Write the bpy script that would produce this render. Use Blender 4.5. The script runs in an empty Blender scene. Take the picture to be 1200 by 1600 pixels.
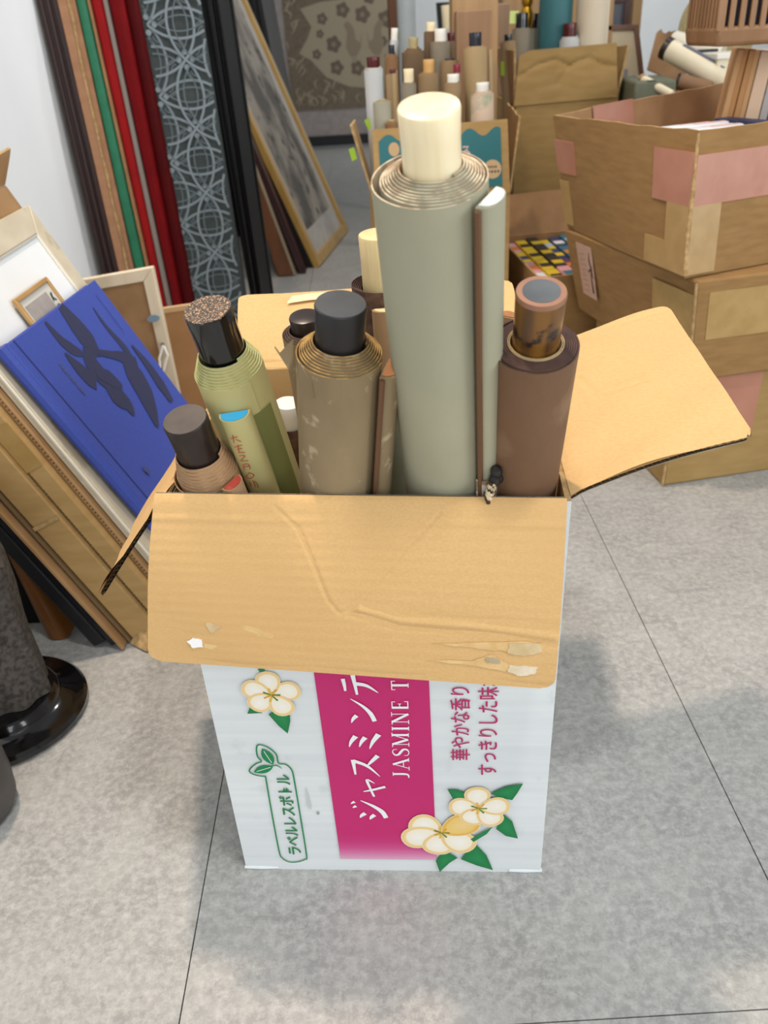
import bpy, math, random
from mathutils import Vector, Matrix, Quaternion
random.seed(7)
V = Vector
S = bpy.context.scene
COL = S.collection

# ------------------------------------------------------------------ camera
cd = bpy.data.cameras.new('camera')
cam = bpy.data.objects.new('camera', cd); COL.objects.link(cam)
right, up, back = V((.99822, -.02998, -.05162)), V((.05970, .50134, .86319)), V((0, -.86473, .50223))
mw = Matrix((right, up, back)).transposed().to_4x4(); mw.translation = V((0, 0, .66))
cam.matrix_world = mw
cd.sensor_fit = 'VERTICAL'; cd.sensor_height = 32.0; cd.lens = 32.0*1294/1600
cd.clip_start = .02
cd.dof.use_dof = True; cd.dof.focus_distance = .66; cd.dof.aperture_fstop = 8.6
S.camera = cam
# ------------------------------------------------------------------ light and exposure
S.view_settings.view_transform = 'Standard'; S.view_settings.look = 'None'
S.view_settings.gamma = 1.0; S.view_settings.use_curve_mapping = False
S.view_settings.exposure = 0.0
w = bpy.data.worlds.new('world'); S.world = w; w.use_nodes = True
w.node_tree.nodes['Background'].inputs[0].default_value = (.93, .97, 1.0, 1)
w.node_tree.nodes['Background'].inputs[1].default_value = .36

def lamp(name, loc, aim, power, size, color=(1, 1, 1), spread=180, size_y=None):
    l = bpy.data.lights.new(name, 'AREA'); l.shape = 'RECTANGLE' if size_y else 'DISK'; l.size = size; l.energy = power; l.color = color
    if size_y: l.size_y = size_y
    l.spread = math.radians(spread)
    o = bpy.data.objects.new(name, l); COL.objects.link(o); o.location = loc
    o.rotation_euler = (V(aim)-V(loc)).to_track_quat('-Z', 'Y').to_euler()
    return o
lamp('overhead_light', (-.45, 1.15, 2.75), (-.1, .55, 0), 15, .16, (1, .80, .62), 110)
lamp('overhead_light', (.35, -.1, 2.75), (.2, .5, 0), 10, .22, (1, .99, .96), 130)
lamp('overhead_light', (.9, 2.7, 2.75), (.7, 2.3, 0), 6, .22, (1, .95, .88), 130)
lamp('wall_fill', (.5, 2.1, 2.75), (-.64, 1.85, .5), 2.6, .12, (.97, .98, 1), 40)  # unseen lamp, added to brighten the left wall
lamp('overhead_light', (1.5, 4.9, 2.75), (1.5, 6.6, .7), 16, .2, (1, .98, .96), 110)  # added fill that lifts the back wall, no fixture seen there
lamp('shop_window', (3.0, -.9, 1.5), (-.3, 1.2, .4), 60, 2.2, (.95, .98, 1.0), 180, 1.8)
lamp('shop_window', (.3, -2.6, 1.5), (.1, .6, .3), 42, 2.4, (.95, .98, 1.0), 180, 1.9)

# ------------------------------------------------------------------ materials
def lin(h):
    if not isinstance(h, str): return tuple(h)[:3]
    h = h.lstrip('#'); r = []
    for i in (0, 2, 4):
        c = int(h[i:i+2], 16)/255
        r.append(c/12.92 if c <= .04045 else ((c+.055)/1.055)**2.4)
    return tuple(r)
def mat(name, c1, c2=None, rough=.75, scale=30, stretch=(1, 1, 1), detail=6, lo=.35, hi=.65, bump=0, bscale=None, metal=0,
        c3=None, s3=8, lo3=.55, hi3=.7, sss=0, coat=0, spec=.5, bstretch=None, dist=.002):
    m = bpy.data.materials.new(name); m.use_nodes = True
    nt = m.node_tree; N = nt.nodes; L = nt.links
    b = N['Principled BSDF']; b.inputs['Roughness'].default_value = rough; b.inputs['Metallic'].default_value = metal
    b.inputs['Specular IOR Level'].default_value = spec
    c1 = lin(c1)
    b.inputs['Base Color'].default_value = (*c1, 1)
    if sss:
        b.inputs['Subsurface Weight'].default_value = sss; b.inputs['Subsurface Radius'].default_value = (1, .6, .3)
        b.inputs['Subsurface Scale'].default_value = .008
    if coat: b.inputs['Coat Weight'].default_value = coat; b.inputs['Coat Roughness'].default_value = .05
    tc = N.new('ShaderNodeTexCoord')
    def noise(sc, st, det=6):
        mp = N.new('ShaderNodeMapping'); mp.inputs['Scale'].default_value = st
        L.new(tc.outputs['Object'], mp.inputs['Vector'])
        n = N.new('ShaderNodeTexNoise'); n.inputs['Scale'].default_value = sc; n.inputs['Detail'].default_value = det
        L.new(mp.outputs[0], n.inputs['Vector']); return n.outputs['Fac']
    def ramp(src, lo, hi):
        r = N.new('ShaderNodeMapRange'); r.inputs['From Min'].default_value = lo; r.inputs['From Max'].default_value = hi
        L.new(src, r.inputs['Value']); return r.outputs[0]
    out = None
    if c2 is not None:
        mx = N.new('ShaderNodeMix'); mx.data_type = 'RGBA'
        L.new(ramp(noise(scale, stretch, detail), lo, hi), mx.inputs['Factor'])
        mx.inputs['A'].default_value = (*c1, 1); mx.inputs['B'].default_value = (*lin(c2), 1); out = mx.outputs['Result']
        if c3 is not None:
            m3 = N.new('ShaderNodeMix'); m3.data_type = 'RGBA'
            L.new(ramp(noise(s3, (1, 1, 1), 8), lo3, hi3), m3.inputs['Factor'])
            L.new(out, m3.inputs['A']); m3.inputs['B'].default_value = (*lin(c3), 1); out = m3.outputs['Result']
        L.new(out, b.inputs['Base Color'])
    if bump:
        bp = N.new('ShaderNodeBump'); bp.inputs['Strength'].default_value = bump; bp.inputs['Distance'].default_value = dist
        L.new(noise(bscale or scale, bstretch or stretch), bp.inputs['Height']); L.new(bp.outputs[0], b.inputs['Normal'])
    return m
def mat_print(name='print', rough=.6, grain=.06):
    m = bpy.data.materials.new(name); m.use_nodes = True; nt = m.node_tree; N = nt.nodes; L = nt.links
    b = N['Principled BSDF']; b.inputs['Roughness'].default_value = rough
    a = N.new('ShaderNodeAttribute'); a.attribute_name = 'Col'
    L.new(a.outputs['Color'], b.inputs['Base Color']); return m
PRINT = mat_print(); PRINT_GLOSS = mat_print('gloss_print', .3)

KRAFT = mat('kraft_inner', '#d8b078', '#d1a86e', .85, 420, (1, 1, 1.6), bump=.05, bscale=190, bstretch=(.06, .06, 1), dist=.001, c3='#cfa56c', s3=6, lo3=.4, hi3=.8)
KRAFT_LT = mat('kraft_flap', '#d6b17b', '#d0aa71', .85, 320, bump=.05, bscale=400, dist=.001)
WHITE_BOX = mat('white_board', '#dfe3e4', '#d6dbdd', .55, 14, (.4, .4, 8), bump=.1, bscale=150, bstretch=(.1, .1, 1), c3='#c9cfd1', s3=40, lo3=.62, hi3=.8)
FLUTE = mat('flute_paper', '#6d5534', '#59442a', .9)
CARD = mat('cardboard', '#987445', '#8c693c', .85, 25, (1, 1, 5), bump=.08, bscale=200, c3='#846236', s3=4, lo3=.5, hi3=.8)
CARD2 = mat('cardboard_pale', '#b5935f', '#aa8853', .85, 22, (1, 1, 4), bump=.08, bscale=200)
CARD3 = mat('cardboard_olive', '#a38552', '#987a47', .85, 18, (1, 1, 4), bump=.08, bscale=200)
CARD_IN = mat('cardboard_inner', '#ac8660', '#a17b55', .85, 30)
CARD_EDGE = mat('cardboard_edge', '#bc9d6e', '#98794c', .9, 120)
TAPE_PINK = mat('pink_tape', '#b57e68', '#ab745e', .35, 20, bump=.2, bscale=60)
TAPE_TAN = mat('tan_tape', '#b0905a', '#a5854e', .35, 40, bump=.15, bscale=80)
TAPE_CLR = mat('clear_tape', '#b09060', '#a68655', .3, 40, bump=.15, bscale=60)
LIME = mat('lime_note', '#93b41f', rough=.6)
LIME_PALE = mat('pale_lime_note', '#d3e48a', rough=.6)
IVORY = mat('ivory', '#f6e8c4', '#eedcb2', .28, 30, (6, 6, .4), sss=.25)
IVORY_DK = mat('ivory_warm', '#f0d9a4', '#e6ca90', .35, 30, (6, 6, .4), sss=.15)
BLACK_LAC = mat('black_lacquer', '#0b0a0b', rough=.14, coat=.6)
BLACK_WOOD = mat('ebony', '#2a2727', '#1d1b1c', .42, 50, (1, 1, .08), bump=.15)
BLACK_DULL = mat('black_dull_frame', '#08080a', '#0b0b0d', .6, 30, spec=.2)
BLACK_MAT = mat('black_frame', '#17181c', '#111216', .5)
DARK_ROLL = mat('dark_brown_lacquer', '#2c201d', '#241a18', .32, 40)
WHITE_KNOB = mat('white_knob', '#f2efe6', '#e9e5d8', .3, 30, sss=.1)
RED_KNOB = mat('maroon_knob', '#5d1c1a', '#4a1512', .25, 30)
CRIM_KNOB = mat('crimson_knob', '#8a2038', rough=.25)
GOLD_KNOB = mat('pale_wood_knob', '#e2b878', '#d3a35f', .35, 20, (1, 1, .2))

# ------------------------------------------------------------------ mesh tools
class MB:
    def __init__(s): s.v = []; s.f = []; s.m = []; s.c = []
    def pt(s, p, c=None): s.v.append(tuple(p)); s.c.append(c or (1, 1, 1)); return len(s.v)-1
    def face(s, ids, m=0): s.f.append(tuple(ids)); s.m.append(m)
    def poly(s, pts, m=0, c=None): s.face([s.pt(p, c) for p in pts], m)
    def hexa(s, b, t, m=0):            # b, t: four corners each, same order
        i = [s.pt(p) for p in list(b)+list(t)]
        for q in ((3, 2, 1, 0), (4, 5, 6, 7), (0, 1, 5, 4), (1, 2, 6, 5), (2, 3, 7, 6), (3, 0, 4, 7)): s.face([i[k] for k in q], m)
    def box(s, c, d, m=0):
        x, y, z = c; a, b, h = d[0]/2, d[1]/2, d[2]/2
        q = [(x-a, y-b), (x+a, y-b), (x+a, y+b), (x-a, y+b)]
        s.hexa([(p[0], p[1], z-h) for p in q], [(p[0], p[1], z+h) for p in q], m)
    def prism(s, bot, top, m=0, mcap=None):
        n = len(bot); i = [s.pt(p) for p in bot]; j = [s.pt(p) for p in top]
        for k in range(n): s.face((i[k], i[(k+1) % n], j[(k+1) % n], j[k]), m)
        s.face(j, m if mcap is None else mcap); s.face(i[::-1], m)
    def lathe(s, prof, seg=32, m=0, c=(0, 0), cap=True):
        rows = []
        for r, z in prof:
            rows.append([s.pt((c[0]+r*math.cos(2*math.pi*k/seg), c[1]+r*math.sin(2*math.pi*k/seg), z)) for k in range(seg)])
        for a, b in zip(rows, rows[1:]):
            for k in range(seg): s.face((a[k], a[(k+1) % seg], b[(k+1) % seg], b[k]), m)
        if cap: s.face(rows[-1], m); s.face(rows[0][::-1], m)
    def tube(s, path, r, seg=8, m=0):
        rows = []
        for i, p in enumerate(path):
            p = V(p); t = (V(path[min(i+1, len(path)-1)])-V(path[max(i-1, 0)])).normalized()
            a = t.orthogonal().normalized(); b = t.cross(a); rr = r[i] if isinstance(r, (list, tuple)) else r
            rows.append([s.pt(p+a*rr*math.cos(2*math.pi*k/seg)+b*rr*math.sin(2*math.pi*k/seg)) for k in range(seg)])
        for a, b in zip(rows, rows[1:]):
            for k in range(seg): s.face((a[k], a[(k+1) % seg], b[(k+1) % seg], b[k]), m)
        s.face(rows[-1], m); s.face(rows[0][::-1], m)
    def grid(s, fn, nu, nv, m=0, flip=False):
        ids = [[s.pt(fn(i/nu, j/nv)) for i in range(nu+1)] for j in range(nv+1)]
        for j in range(nv):
            for i in range(nu):
                q = (ids[j][i], ids[j][i+1], ids[j+1][i+1], ids[j+1][i])
                s.face(q[::-1] if flip else q, m)
        return ids
    def slab(s, fn, nrm, th, nu, nv, m=0, mb=None, me=None):   # thick sheet: top fn, thickness th along -nrm
        top = s.grid(fn, nu, nv, m); n = V(nrm)*th
        bot = s.grid(lambda a, b: V(fn(a, b))-n, nu, nv, m if mb is None else mb, True)
        e = m if me is None else me
        for i in range(nu):
            s.face((top[0][i+1], top[0][i], bot[0][i], bot[0][i+1]), e); s.face((top[nv][i], top[nv][i+1], bot[nv][i+1], bot[nv][i]), e)
        for j in range(nv):
            s.face((top[j][0], top[j+1][0], bot[j+1][0], bot[j][0]), e); s.face((top[j+1][nu], top[j][nu], bot[j][nu], bot[j+1][nu]), e)

SMOOTH = math.radians(35)
def link(name, mb, mats, parent=None, smooth=True, bevel=0, inv=None, kind=None, label=None, bseg=2):
    me = bpy.data.meshes.new(name)
    vs = mb.v
    if inv is not None: vs = [tuple(inv @ V(p)) for p in vs]
    me.from_pydata(vs, [], mb.f)
    if not isinstance(mats, (list, tuple)): mats = [mats]
    for m in mats: me.materials.append(m)
    if len(mats) > 1: me.polygons.foreach_set('material_index', mb.m)
    if any(m in (PRINT, PRINT_GLOSS) for m in mats):
        a = me.color_attributes.new('Col', 'FLOAT_COLOR', 'POINT')
        a.data.foreach_set('color', [x for c in mb.c for x in (*c, 1.0)])
    me.validate(); me.update()
    if smooth: me.shade_smooth(); me.set_sharp_from_angle(angle=SMOOTH)
    o = bpy.data.objects.new(name, me); COL.objects.link(o)
    if parent: o.parent = parent
    if bevel:
        b = o.modifiers.new('bevel', 'BEVEL'); b.width = bevel; b.segments = bseg; b.limit_method = 'ANGLE'; b.angle_limit = math.radians(40)
    if kind: o['kind'] = kind
    if label: o['label'] = label
    return o
class Thing:
    """an Empty at the thing's base that parents its parts; parts are given in world coordinates"""
    def __init__(s, name, label, cat, loc=(0, 0, 0), group=None, rot=None):
        o = bpy.data.objects.new(name, None); COL.objects.link(o); o.empty_display_size = .05
        o.location = loc; s.m = Matrix.Translation(loc)
        if rot is not None: o.rotation_mode = 'QUATERNION'; o.rotation_quaternion = rot; s.m = s.m @ rot.to_matrix().to_4x4()
        o['label'] = label; o['category'] = cat
        if group: o['group'] = group
        s.o = o; s.inv = s.m.inverted()
    def part(s, name, mb, mats, local=False, parent=None, **k):
        return link(name, mb, mats, parent or s.o, inv=None if local else s.inv, **k)
def struct(name, mb, m, **k): return link(name, mb, m, kind='structure', **k)

class Print(MB):
    """flat print lying on a real surface: world points, one normal"""
    def __init__(s, n, base=.0004): super().__init__(); s.n = V(n).normalized(); s.k = base
    def lay(s, pts, col, col2=None):
        s.k += .00004; c = lin(col)
        s.face([s.pt(V(p)+s.n*s.k, c) for p in pts])
    def fan(s, ctr, pts, cin, cout):
        s.k += .00004; c = s.pt(V(ctr)+s.n*s.k, lin(cin)); i = [s.pt(V(p)+s.n*s.k, lin(cout)) for p in pts]
        for a in range(len(i)): s.face((c, i[a], i[(a+1) % len(i)]))
    def strip(s, A, B, cols):           # quad strip with a colour per station
        s.k += .00004; p = None
        for a, b, c in zip(A, B, cols):
            q = (s.pt(V(a)+s.n*s.k, lin(c)), s.pt(V(b)+s.n*s.k, lin(c)))
            if p: s.face((p[0], p[1], q[1], q[0]))
            p = q
    def stroke(s, pts, ws, col, smooth=True, n=6):
        P = [V(p) for p in pts]
        if not isinstance(ws, (list, tuple)): ws = [ws]*len(P)
        if smooth and len(P) > 2:
            Q, W = [], []
            for i in range(len(P)-1):
                p0, p1, p2, p3 = P[max(i-1, 0)], P[i], P[i+1], P[min(i+2, len(P)-1)]
                for k in range(n):
                    t = k/n
                    Q.append(.5*((2*p1)+(p2-p0)*t+(2*p0-5*p1+4*p2-p3)*t*t+(3*p1-p0-3*p2+p3)*t**3)); W.append(ws[i]*(1-t)+ws[i+1]*t)
            P, ws = Q+[P[-1]], W+[ws[-1]]
        A, B = [], []
        for i, p in enumerate(P):
            t = (P[min(i+1, len(P)-1)]-P[max(i-1, 0)]).normalized(); d = s.n.cross(t)*ws[i]/2
            A.append(p+d); B.append(p-d)
        s.strip(A, B, [col]*len(P))
def ell(c, ex, ey, a, b, n=20, ph=0): return [V(c)+V(ex)*a*math.cos(2*math.pi*k/n+ph)+V(ey)*b*math.sin(2*math.pi*k/n+ph) for k in range(n)]
def lerp(a, b, t): return V(a)*(1-t)+V(b)*t
def bil(p00, p10, p11, p01): return lambda s, t: lerp(lerp(p00, p10, s), lerp(p01, p11, s), t)

# ------------------------------------------------------------------ the room
FLOORM = None
def floor_mat():
    m = bpy.data.materials.new('vinyl_tile'); m.use_nodes = True; N = m.node_tree.nodes; L = m.node_tree.links
    b = N['Principled BSDF']; b.inputs['Roughness'].default_value = .5; b.inputs['Specular IOR Level'].default_value = .35
    g = N.new('ShaderNodeNewGeometry')
    def nz(sc, det, lo, hi, rgh=.6):
        n = N.new('ShaderNodeTexNoise'); n.inputs['Scale'].default_value = sc; n.inputs['Detail'].default_value = det; n.inputs['Roughness'].default_value = rgh
        n.inputs['Distortion'].default_value = .15
        L.new(g.outputs['Position'], n.inputs['Vector'])
        r = N.new('ShaderNodeMapRange'); r.inputs['From Min'].default_value = lo; r.inputs['From Max'].default_value = hi; L.new(n.outputs['Fac'], r.inputs['Value']); return r.outputs[0]
    def mix(f, a, bb):
        x = N.new('ShaderNodeMix'); x.data_type = 'RGBA'; L.new(f, x.inputs['Factor'])
        for k, q in (('A', a), ('B', bb)):
            if isinstance(q, str): x.inputs[k].default_value = (*lin(q), 1)
            else: L.new(q, x.inputs[k])
        return x.outputs['Result']
    c = mix(nz(16, 3, .35, .65), '#939391', '#a3a3a0')
    c = mix(nz(115, 8, .42, .70, .72), c, '#bdbcb8')
    c = mix(nz(95, 9, .54, .76, .78), c, '#84817c')
    L.new(c, b.inputs['Base Color'])
    bp = N.new('ShaderNodeBump'); bp.inputs['Strength'].default_value = .05; bp.inputs['Distance'].default_value = .002
    n2 = N.new('ShaderNodeTexNoise'); n2.inputs['Scale'].default_value = 220; L.new(g.outputs['Position'], n2.inputs['Vector'])
    L.new(n2.outputs['Fac'], bp.inputs['Height']); L.new(bp.outputs[0], b.inputs['Normal'])
    return m
FLOORM = floor_mat()
mb = MB(); mb.box((1.35, 2.75, -.056), (4.3, 7.8, .1))
floor = struct('floor', mb, mat('tile_bed', '#77716a', rough=.9), smooth=False)
mb = MB(); e = .0003; h = .25-.0003
h2 = .5-.0003; mb.hexa([(-h, -h2, -.006), (h, -h2, -.006), (h, h2, -.006), (-h, h2, -.006)], [(-h+e, -h2+e, 0), (h-e, -h2+e, 0), (h-e, h2-e, 0), (-h+e, h2-e, 0)])
t0 = None
for i in range(-1, 8):
    for j in range(-2, 7):
        loc = (-.1833+.5*i+.25, .3475+j+.5, 0)
        if t0 is None: t0 = link('tile', mb, FLOORM, floor, smooth=False); o = t0
        else: o = t0.copy(); COL.objects.link(o)
        o.location = loc
WALLM = mat('wall_paint', '#dfe2e3', '#d8dbdc', .8, 3, bump=.05, bscale=180)
mb = MB(); mb.box((-.685, 2.75, 1.38), (.1, 7.8, 2.78)); struct('wall_left', mb, WALLM, smooth=False)
mb = MB(); mb.box((1.4, 6.68, 1.38), (4.4, .1, 2.78)); struct('wall_back', mb, WALLM, smooth=False)

# ------------------------------------------------------------------ cartons
def carton(T, b, t, mo, mi, th=.004, nu=8, nv=6, bow=0, jit=0, name='carton_body', me=None):
    """open carton from four floor corners b and four rim corners t (counter-clockwise from above, front-left first)"""
    b = [V(p) for p in b]; t = [V(p) for p in t]; rnd = random.Random(len(name)+int(b[0].x*1000))
    def ins(c):
        out = []
        for i in range(4):
            d1 = (c[(i+1) % 4]-c[i]).normalized(); d2 = (c[(i-1) % 4]-c[i]).normalized(); out.append(c[i]+(d1+d2)*th)
        return out
    bi, ti = ins(b), ins(t); mb = MB(); J = [[rnd.uniform(-1, 1)*jit for _ in range(nu+1)] for _ in range(4)]
    for q in J: q[0] = q[-1] = 0
    for i in range(4):
        k = (i+1) % 4; n = (b[k]-b[i]).cross(t[i]-b[i]).normalized()
        def f(s, tt, a=b[i], c=b[k], d=t[k], e=t[i], n=n, i=i):
            p = bil(a, c, d, e)(s, tt); p += n*bow*math.sin(math.pi*s)*math.sin(math.pi*tt*.8)
            p.z += J[i][int(round(s*nu))]*tt**6; return p
        def g(s, tt, i=i, k=k, n=n):
            p = bil(bi[i], bi[k], ti[k], ti[i])(s, tt); p.z += J[i][int(round(s*nu))]*tt**6
            p += n*bow*math.sin(math.pi*s)*math.sin(math.pi*tt*.8); return p
        o = mb.grid(f, nu, nv, 0); q = mb.grid(g, nu, nv, 1, True)
        for x in range(nu): mb.face((o[nv][x], o[nv][x+1], q[nv][x+1], q[nv][x]), 2)
    mb.poly([p for p in b[::-1]], 0); mb.poly([p+V((0, 0, .002)) for p in bi], 1)
    return T.part(name, mb, [mo, mi, me or CARD_EDGE])
def panel(T, name, c, th, m, mb_=None, me=None, bow=0, nu=8, nv=6, jit=0, label=None, parent=None):
    """a thick flap: four corners, hinge first"""
    c = [V(p) for p in c]; n = (c[1]-c[0]).cross(c[3]-c[0]).normalized(); rnd = random.Random(len(name)+int(c[0].x*997))
    J = [rnd.uniform(-1, 1)*jit for _ in range(nu+1)]
    def f(s, t):
        p = bil(*c)(s, t)+n*bow*math.sin(math.pi*t)
        return p+(c[3]-c[0]).normalized()*J[int(round(s*nu))]*t**8
    mm = MB(); mm.slab(f, n, th, nu, nv, 0, 1, 2)
    return T.part(name, mm, [m, mb_ or m, me or CARD_EDGE], label=label, parent=parent)
def tape(T, c, m, off=.0006, name='tape_strip', nu=6, label=None):
    c = [V(p) for p in c]; n = (c[1]-c[0]).cross(c[3]-c[0]).normalized(); mm = MB()
    mm.slab(lambda s, t: bil(*c)(s, t)+n*off, n, off*.8, nu, 2); return T.part(name, mm, m, label=label)
def onface(a, b, d, e):                 # wall corners: bottom-left, bottom-right, top-right, top-left -> patch corners by (s, t)
    f = bil(V(a), V(b), V(d), V(e)); return lambda s0, t0, s1, t1: [f(s0, t0), f(s1, t0), f(s1, t1), f(s0, t1)]

# ------------------------------------------------------------------ rolled hanging scrolls
def scroll(label, P0, P1, R, rr, rl, cloth, edge, roller, n=8, cone=.01, seg=40, flare=0, loose=0, phi=-40, stave=None, end=None,
           group=None, cat='scroll', wob=.0, name='hanging_scroll', piping=None, t_fill=.62, r_in=None):
    P0, P1 = V(P0), V(P1); ax = P1-P0; H = ax.length; q = V((0, 0, 1)).rotation_difference(ax)
    T = Thing(name, label, cat, P0, group, q); ph = math.radians(phi)
    r0 = r_in or rr+.0012; th = (R-r0)/n*t_fill; mb = MB(); K = int(n*seg); rnd = random.Random(int(R*1e5)+int(P0.x*1e4))
    off = [rnd.uniform(-1, 1)*wob for _ in range(int(n)+2)]
    def fl(z): return 1-flare*min(1, max(0, (H-z)/.15))
    prev = None
    for k in range(K+1):
        a = ph+2*math.pi*(k-K)/seg; fr = k/K; r = r0+(R-r0)*fr
        last = k >= K-seg
        if last and loose: r += loose*math.sin(math.pi*min(1, (k-(K-seg))/seg*1.05))**2*(.4+.6*(k-(K-seg))/seg)
        tr = int(k//seg); zz = off[tr]*(1-(k/seg-tr))+off[tr+1]*(k/seg-tr)
        zt = H+cone*(1-fr)+zz
        zs = [0, H*.5, H-.15, H-.1, H-.05, zt] if last and H > .2 else [0 if last else zt-.022, zt]
        zs = [max(0, z) for z in zs]
        ca, sa = math.cos(a), math.sin(a)
        row = ([mb.pt((r*fl(z)*ca, r*fl(z)*sa, z)) for z in zs], mb.pt(((r-th)*ca, (r-th)*sa, zt)), mb.pt(((r-th)*ca, (r-th)*sa, zt-.02)))
        if prev:
            po = prev[0]
            if len(po) != len(row[0]): po = [po[0], *([po[0]]*(len(row[0])-2)), po[-1]]
            for x in range(len(row[0])-1):
                ids = []
                for w_ in (po[x], row[0][x], row[0][x+1], po[x+1]):
                    if w_ not in ids: ids.append(w_)
                if len(ids) > 2: mb.face(ids, 0)
            mb.face((po[-1], row[0][-1], row[1], prev[1]), 1); mb.face((prev[1], row[1], row[2], prev[2]), 1)
        prev = row
    T.part('rolled_cloth', mb, [cloth, edge], local=True)
    zt = H+cone+rl; mb = MB(); bv = min(.0016, rr*.12)
    prof = [(rr*.97, H-.03), (rr*.97, zt-rl*.5), (rr, zt-bv), (rr-bv*.3, zt-bv*.3), (rr-bv, zt)]
    mb.lathe(prof, seg)
    ro = T.part('roller_knob', mb, roller, local=True)
    if end:
        mb = MB(); mb.lathe([(end[1]*rr, zt-.001), (end[1]*rr, zt+.0003)], seg); T.part('knob_face', mb, end[0], local=True, parent=ro, label=end[2] if len(end) > 2 else None)
        if len(end) > 3: mb = MB(); mb.lathe([(rr*1.003, zt-.0030), (rr*1.003, zt-bv), (rr*.97, zt+.0001), (rr*.73, zt+.0001)], seg, cap=False); T.part('knob_rim', mb, end[3], local=True, parent=ro)
    if stave:
        w_, d_, dz, mcl, mend = stave[:5]; sph = math.radians(stave[5]) if len(stave) > 5 else ph
        tilt = stave[6] if len(stave) > 6 else 0
        er, et = V((math.cos(sph), math.sin(sph), 0)), V((-math.sin(sph), math.cos(sph), 0))
        sec = [(-w_/2, 0), (w_/2, 0)]+[(w_/2*math.cos(x), d_*math.sin(x)**.75) for x in [math.pi*k/12 for k in range(1, 12)]]
        base = er*(R*(1-flare)+.0005); topc = er*(R+.0005+tilt)
        bot = [base+et*x+er*y+V((0, 0, .002)) for x, y in sec]; top = [topc+et*x+er*y+V((0, 0, H+dz)) for x, y in sec]
        mb = MB(); mb.prism(bot, top); so = T.part('stave', mb, mcl, local=True)
        c = sum(top, V())/len(top); mb = MB(); cap = [c+(p-c)*.86+V((0, 0, .0002)) for p in top]
        mb.prism(cap, [p+V((0, 0, .0005)) for p in cap]); T.part('stave_end', mb, mend, local=True, parent=so)
        if piping:
            mb = MB(); x = -w_/2-.0012
            mb.tube([base+et*x+er*.002+V((0, 0, .002)), topc+et*x+er*.002+V((0, 0, H+dz-.001))], .0019, 6); T.part('piping', mb, piping, local=True, parent=so)
    T.H = H; return T

# ================================================================== the white carton in front
BA = V((-.14612, .49882, 0)); BU = V((.99657, -.08272, 0)); BVV = V((.08272, .99657, 0)); BZ = V((0, 0, 1))
def bx(u, vv, z): return BA+BU*u+BVV*vv+BZ*z
T = Thing('drink_carton', 'white jasmine tea carton standing on end in front, full of scrolls, kraft flaps open', 'box', bx(.134, .125, 0))
BT = T
b4 = [bx(0, 0, 0), bx(.268, 0, 0), bx(.270, .25, 0), bx(-.002, .25, 0)]
t4 = [bx(-.004, 0, .386), bx(.272, 0, .383), bx(.276, .252, .390), bx(-.012, .252, .390)]
carton(T, b4, t4, WHITE_BOX, KRAFT, th=.0038, nu=10, nv=8, name='carton_body', me=CARD_EDGE)
# rounded, slightly crushed bottom corners
mb = MB()
for x0, x1 in ((-.001, .03), (.24, .269)):
    mb = MB(); mb.tube([bx(x0, .0008, .0018), bx((x0+x1)/2, .0003, .0018), bx(x1, .0012, .0016)], .0019, 8); T.part('bottom_fold', mb, WHITE_BOX)

def rflap(T, name, c, bow, crease=None, th=.0034, nu=90, nv=60, rc=.07, fold=.05, crinkle=0, outer=WHITE_BOX, inner=KRAFT):
    """corrugated flap: inner liner, fluted core, outer liner. c = hinge a, hinge b, outer b, outer a; inner side faces n"""
    c = [V(p) for p in c]; n = (c[1]-c[0]).cross(c[3]-c[0]).normalized(); rnd = random.Random(5)
    ph = [(rnd.uniform(4, 11), rnd.uniform(3, 9), rnd.uniform(0, 6)) for _ in range(4)]
    asp = (c[1]-c[0]).length/((c[3]-c[0]).length)
    def lim(t):
        d = max(0, t-(1-rc))/rc; return rc/asp*(1-math.sqrt(max(0, 1-d*d)))
    def shape(s, t, k):
        l = lim(t); s2 = l+(1-2*l)*s
        p = bil(*c)(s2, t)+n*bow*math.sin(math.pi*min(1, t))
        z = -k
        if t < fold: z -= .0020*(1-t/fold)**2
        if k == 0:
            for a, b_, f in ph: z += crinkle*.25*math.sin(a*s2*2+f)*math.sin(b_*t+f)
            if crease: z += crease(s2, t)
        return p+n*z
    mb = MB(); mb.grid(lambda s, t: shape(s, t, 0), nu, nv, 0); mb.grid(lambda s, t: shape(s, t, .0004), nu//3, nv//3, 0, True)
    T_o = T.part(name, mb, [inner])
    mb = MB(); mb.grid(lambda s, t: shape(s, t, th), nu//3, nv//3, 0, True); mb.grid(lambda s, t: shape(s, t, th-.0004), nu//3, nv//3, 1)
    T.part('outer_liner', mb, [outer, FLUTE], parent=T_o)
    mb = MB(); W = 22; nn = W*8
    ids = []
    for i in range(nn+1):
        t = i/nn; z = th/2-(th/2-.0005)*math.sin(2*math.pi*W*t); ids.append([mb.pt(shape(s/8, t, z)) for s in range(9)])
    for i in range(nn):
        for s in range(8): mb.face((ids[i][s], ids[i][s+1], ids[i+1][s+1], ids[i+1][s]))
    T.part('fluted_core', mb, FLUTE, parent=T_o)
    return shape, n, T_o
def sdist(s, t, pts):                       # distance in flap coordinates to a polyline
    best = 9
    for (a, b), (c_, d) in zip(pts, pts[1:]):
        vx, vy = c_-a, d-b; L2 = vx*vx+vy*vy; k = max(0, min(1, ((s-a)*vx+(t-b)*vy)/L2)); best = min(best, math.hypot((s-a-k*vx)*2.0, t-b-k*vy))
    return best
VC = [(.30, .06), (.36, .17), (.40, .34), (.445, .56), (.475, .63), (.51, .58), (.56, .44), (.62, .28), (.70, .08)]
RIDGE = [(.52, .60), (.62, .655), (.78, .665), (.99, .70)]
RIDGE2 = [(.0, .62), (.15, .64), (.3, .66)]
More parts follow.
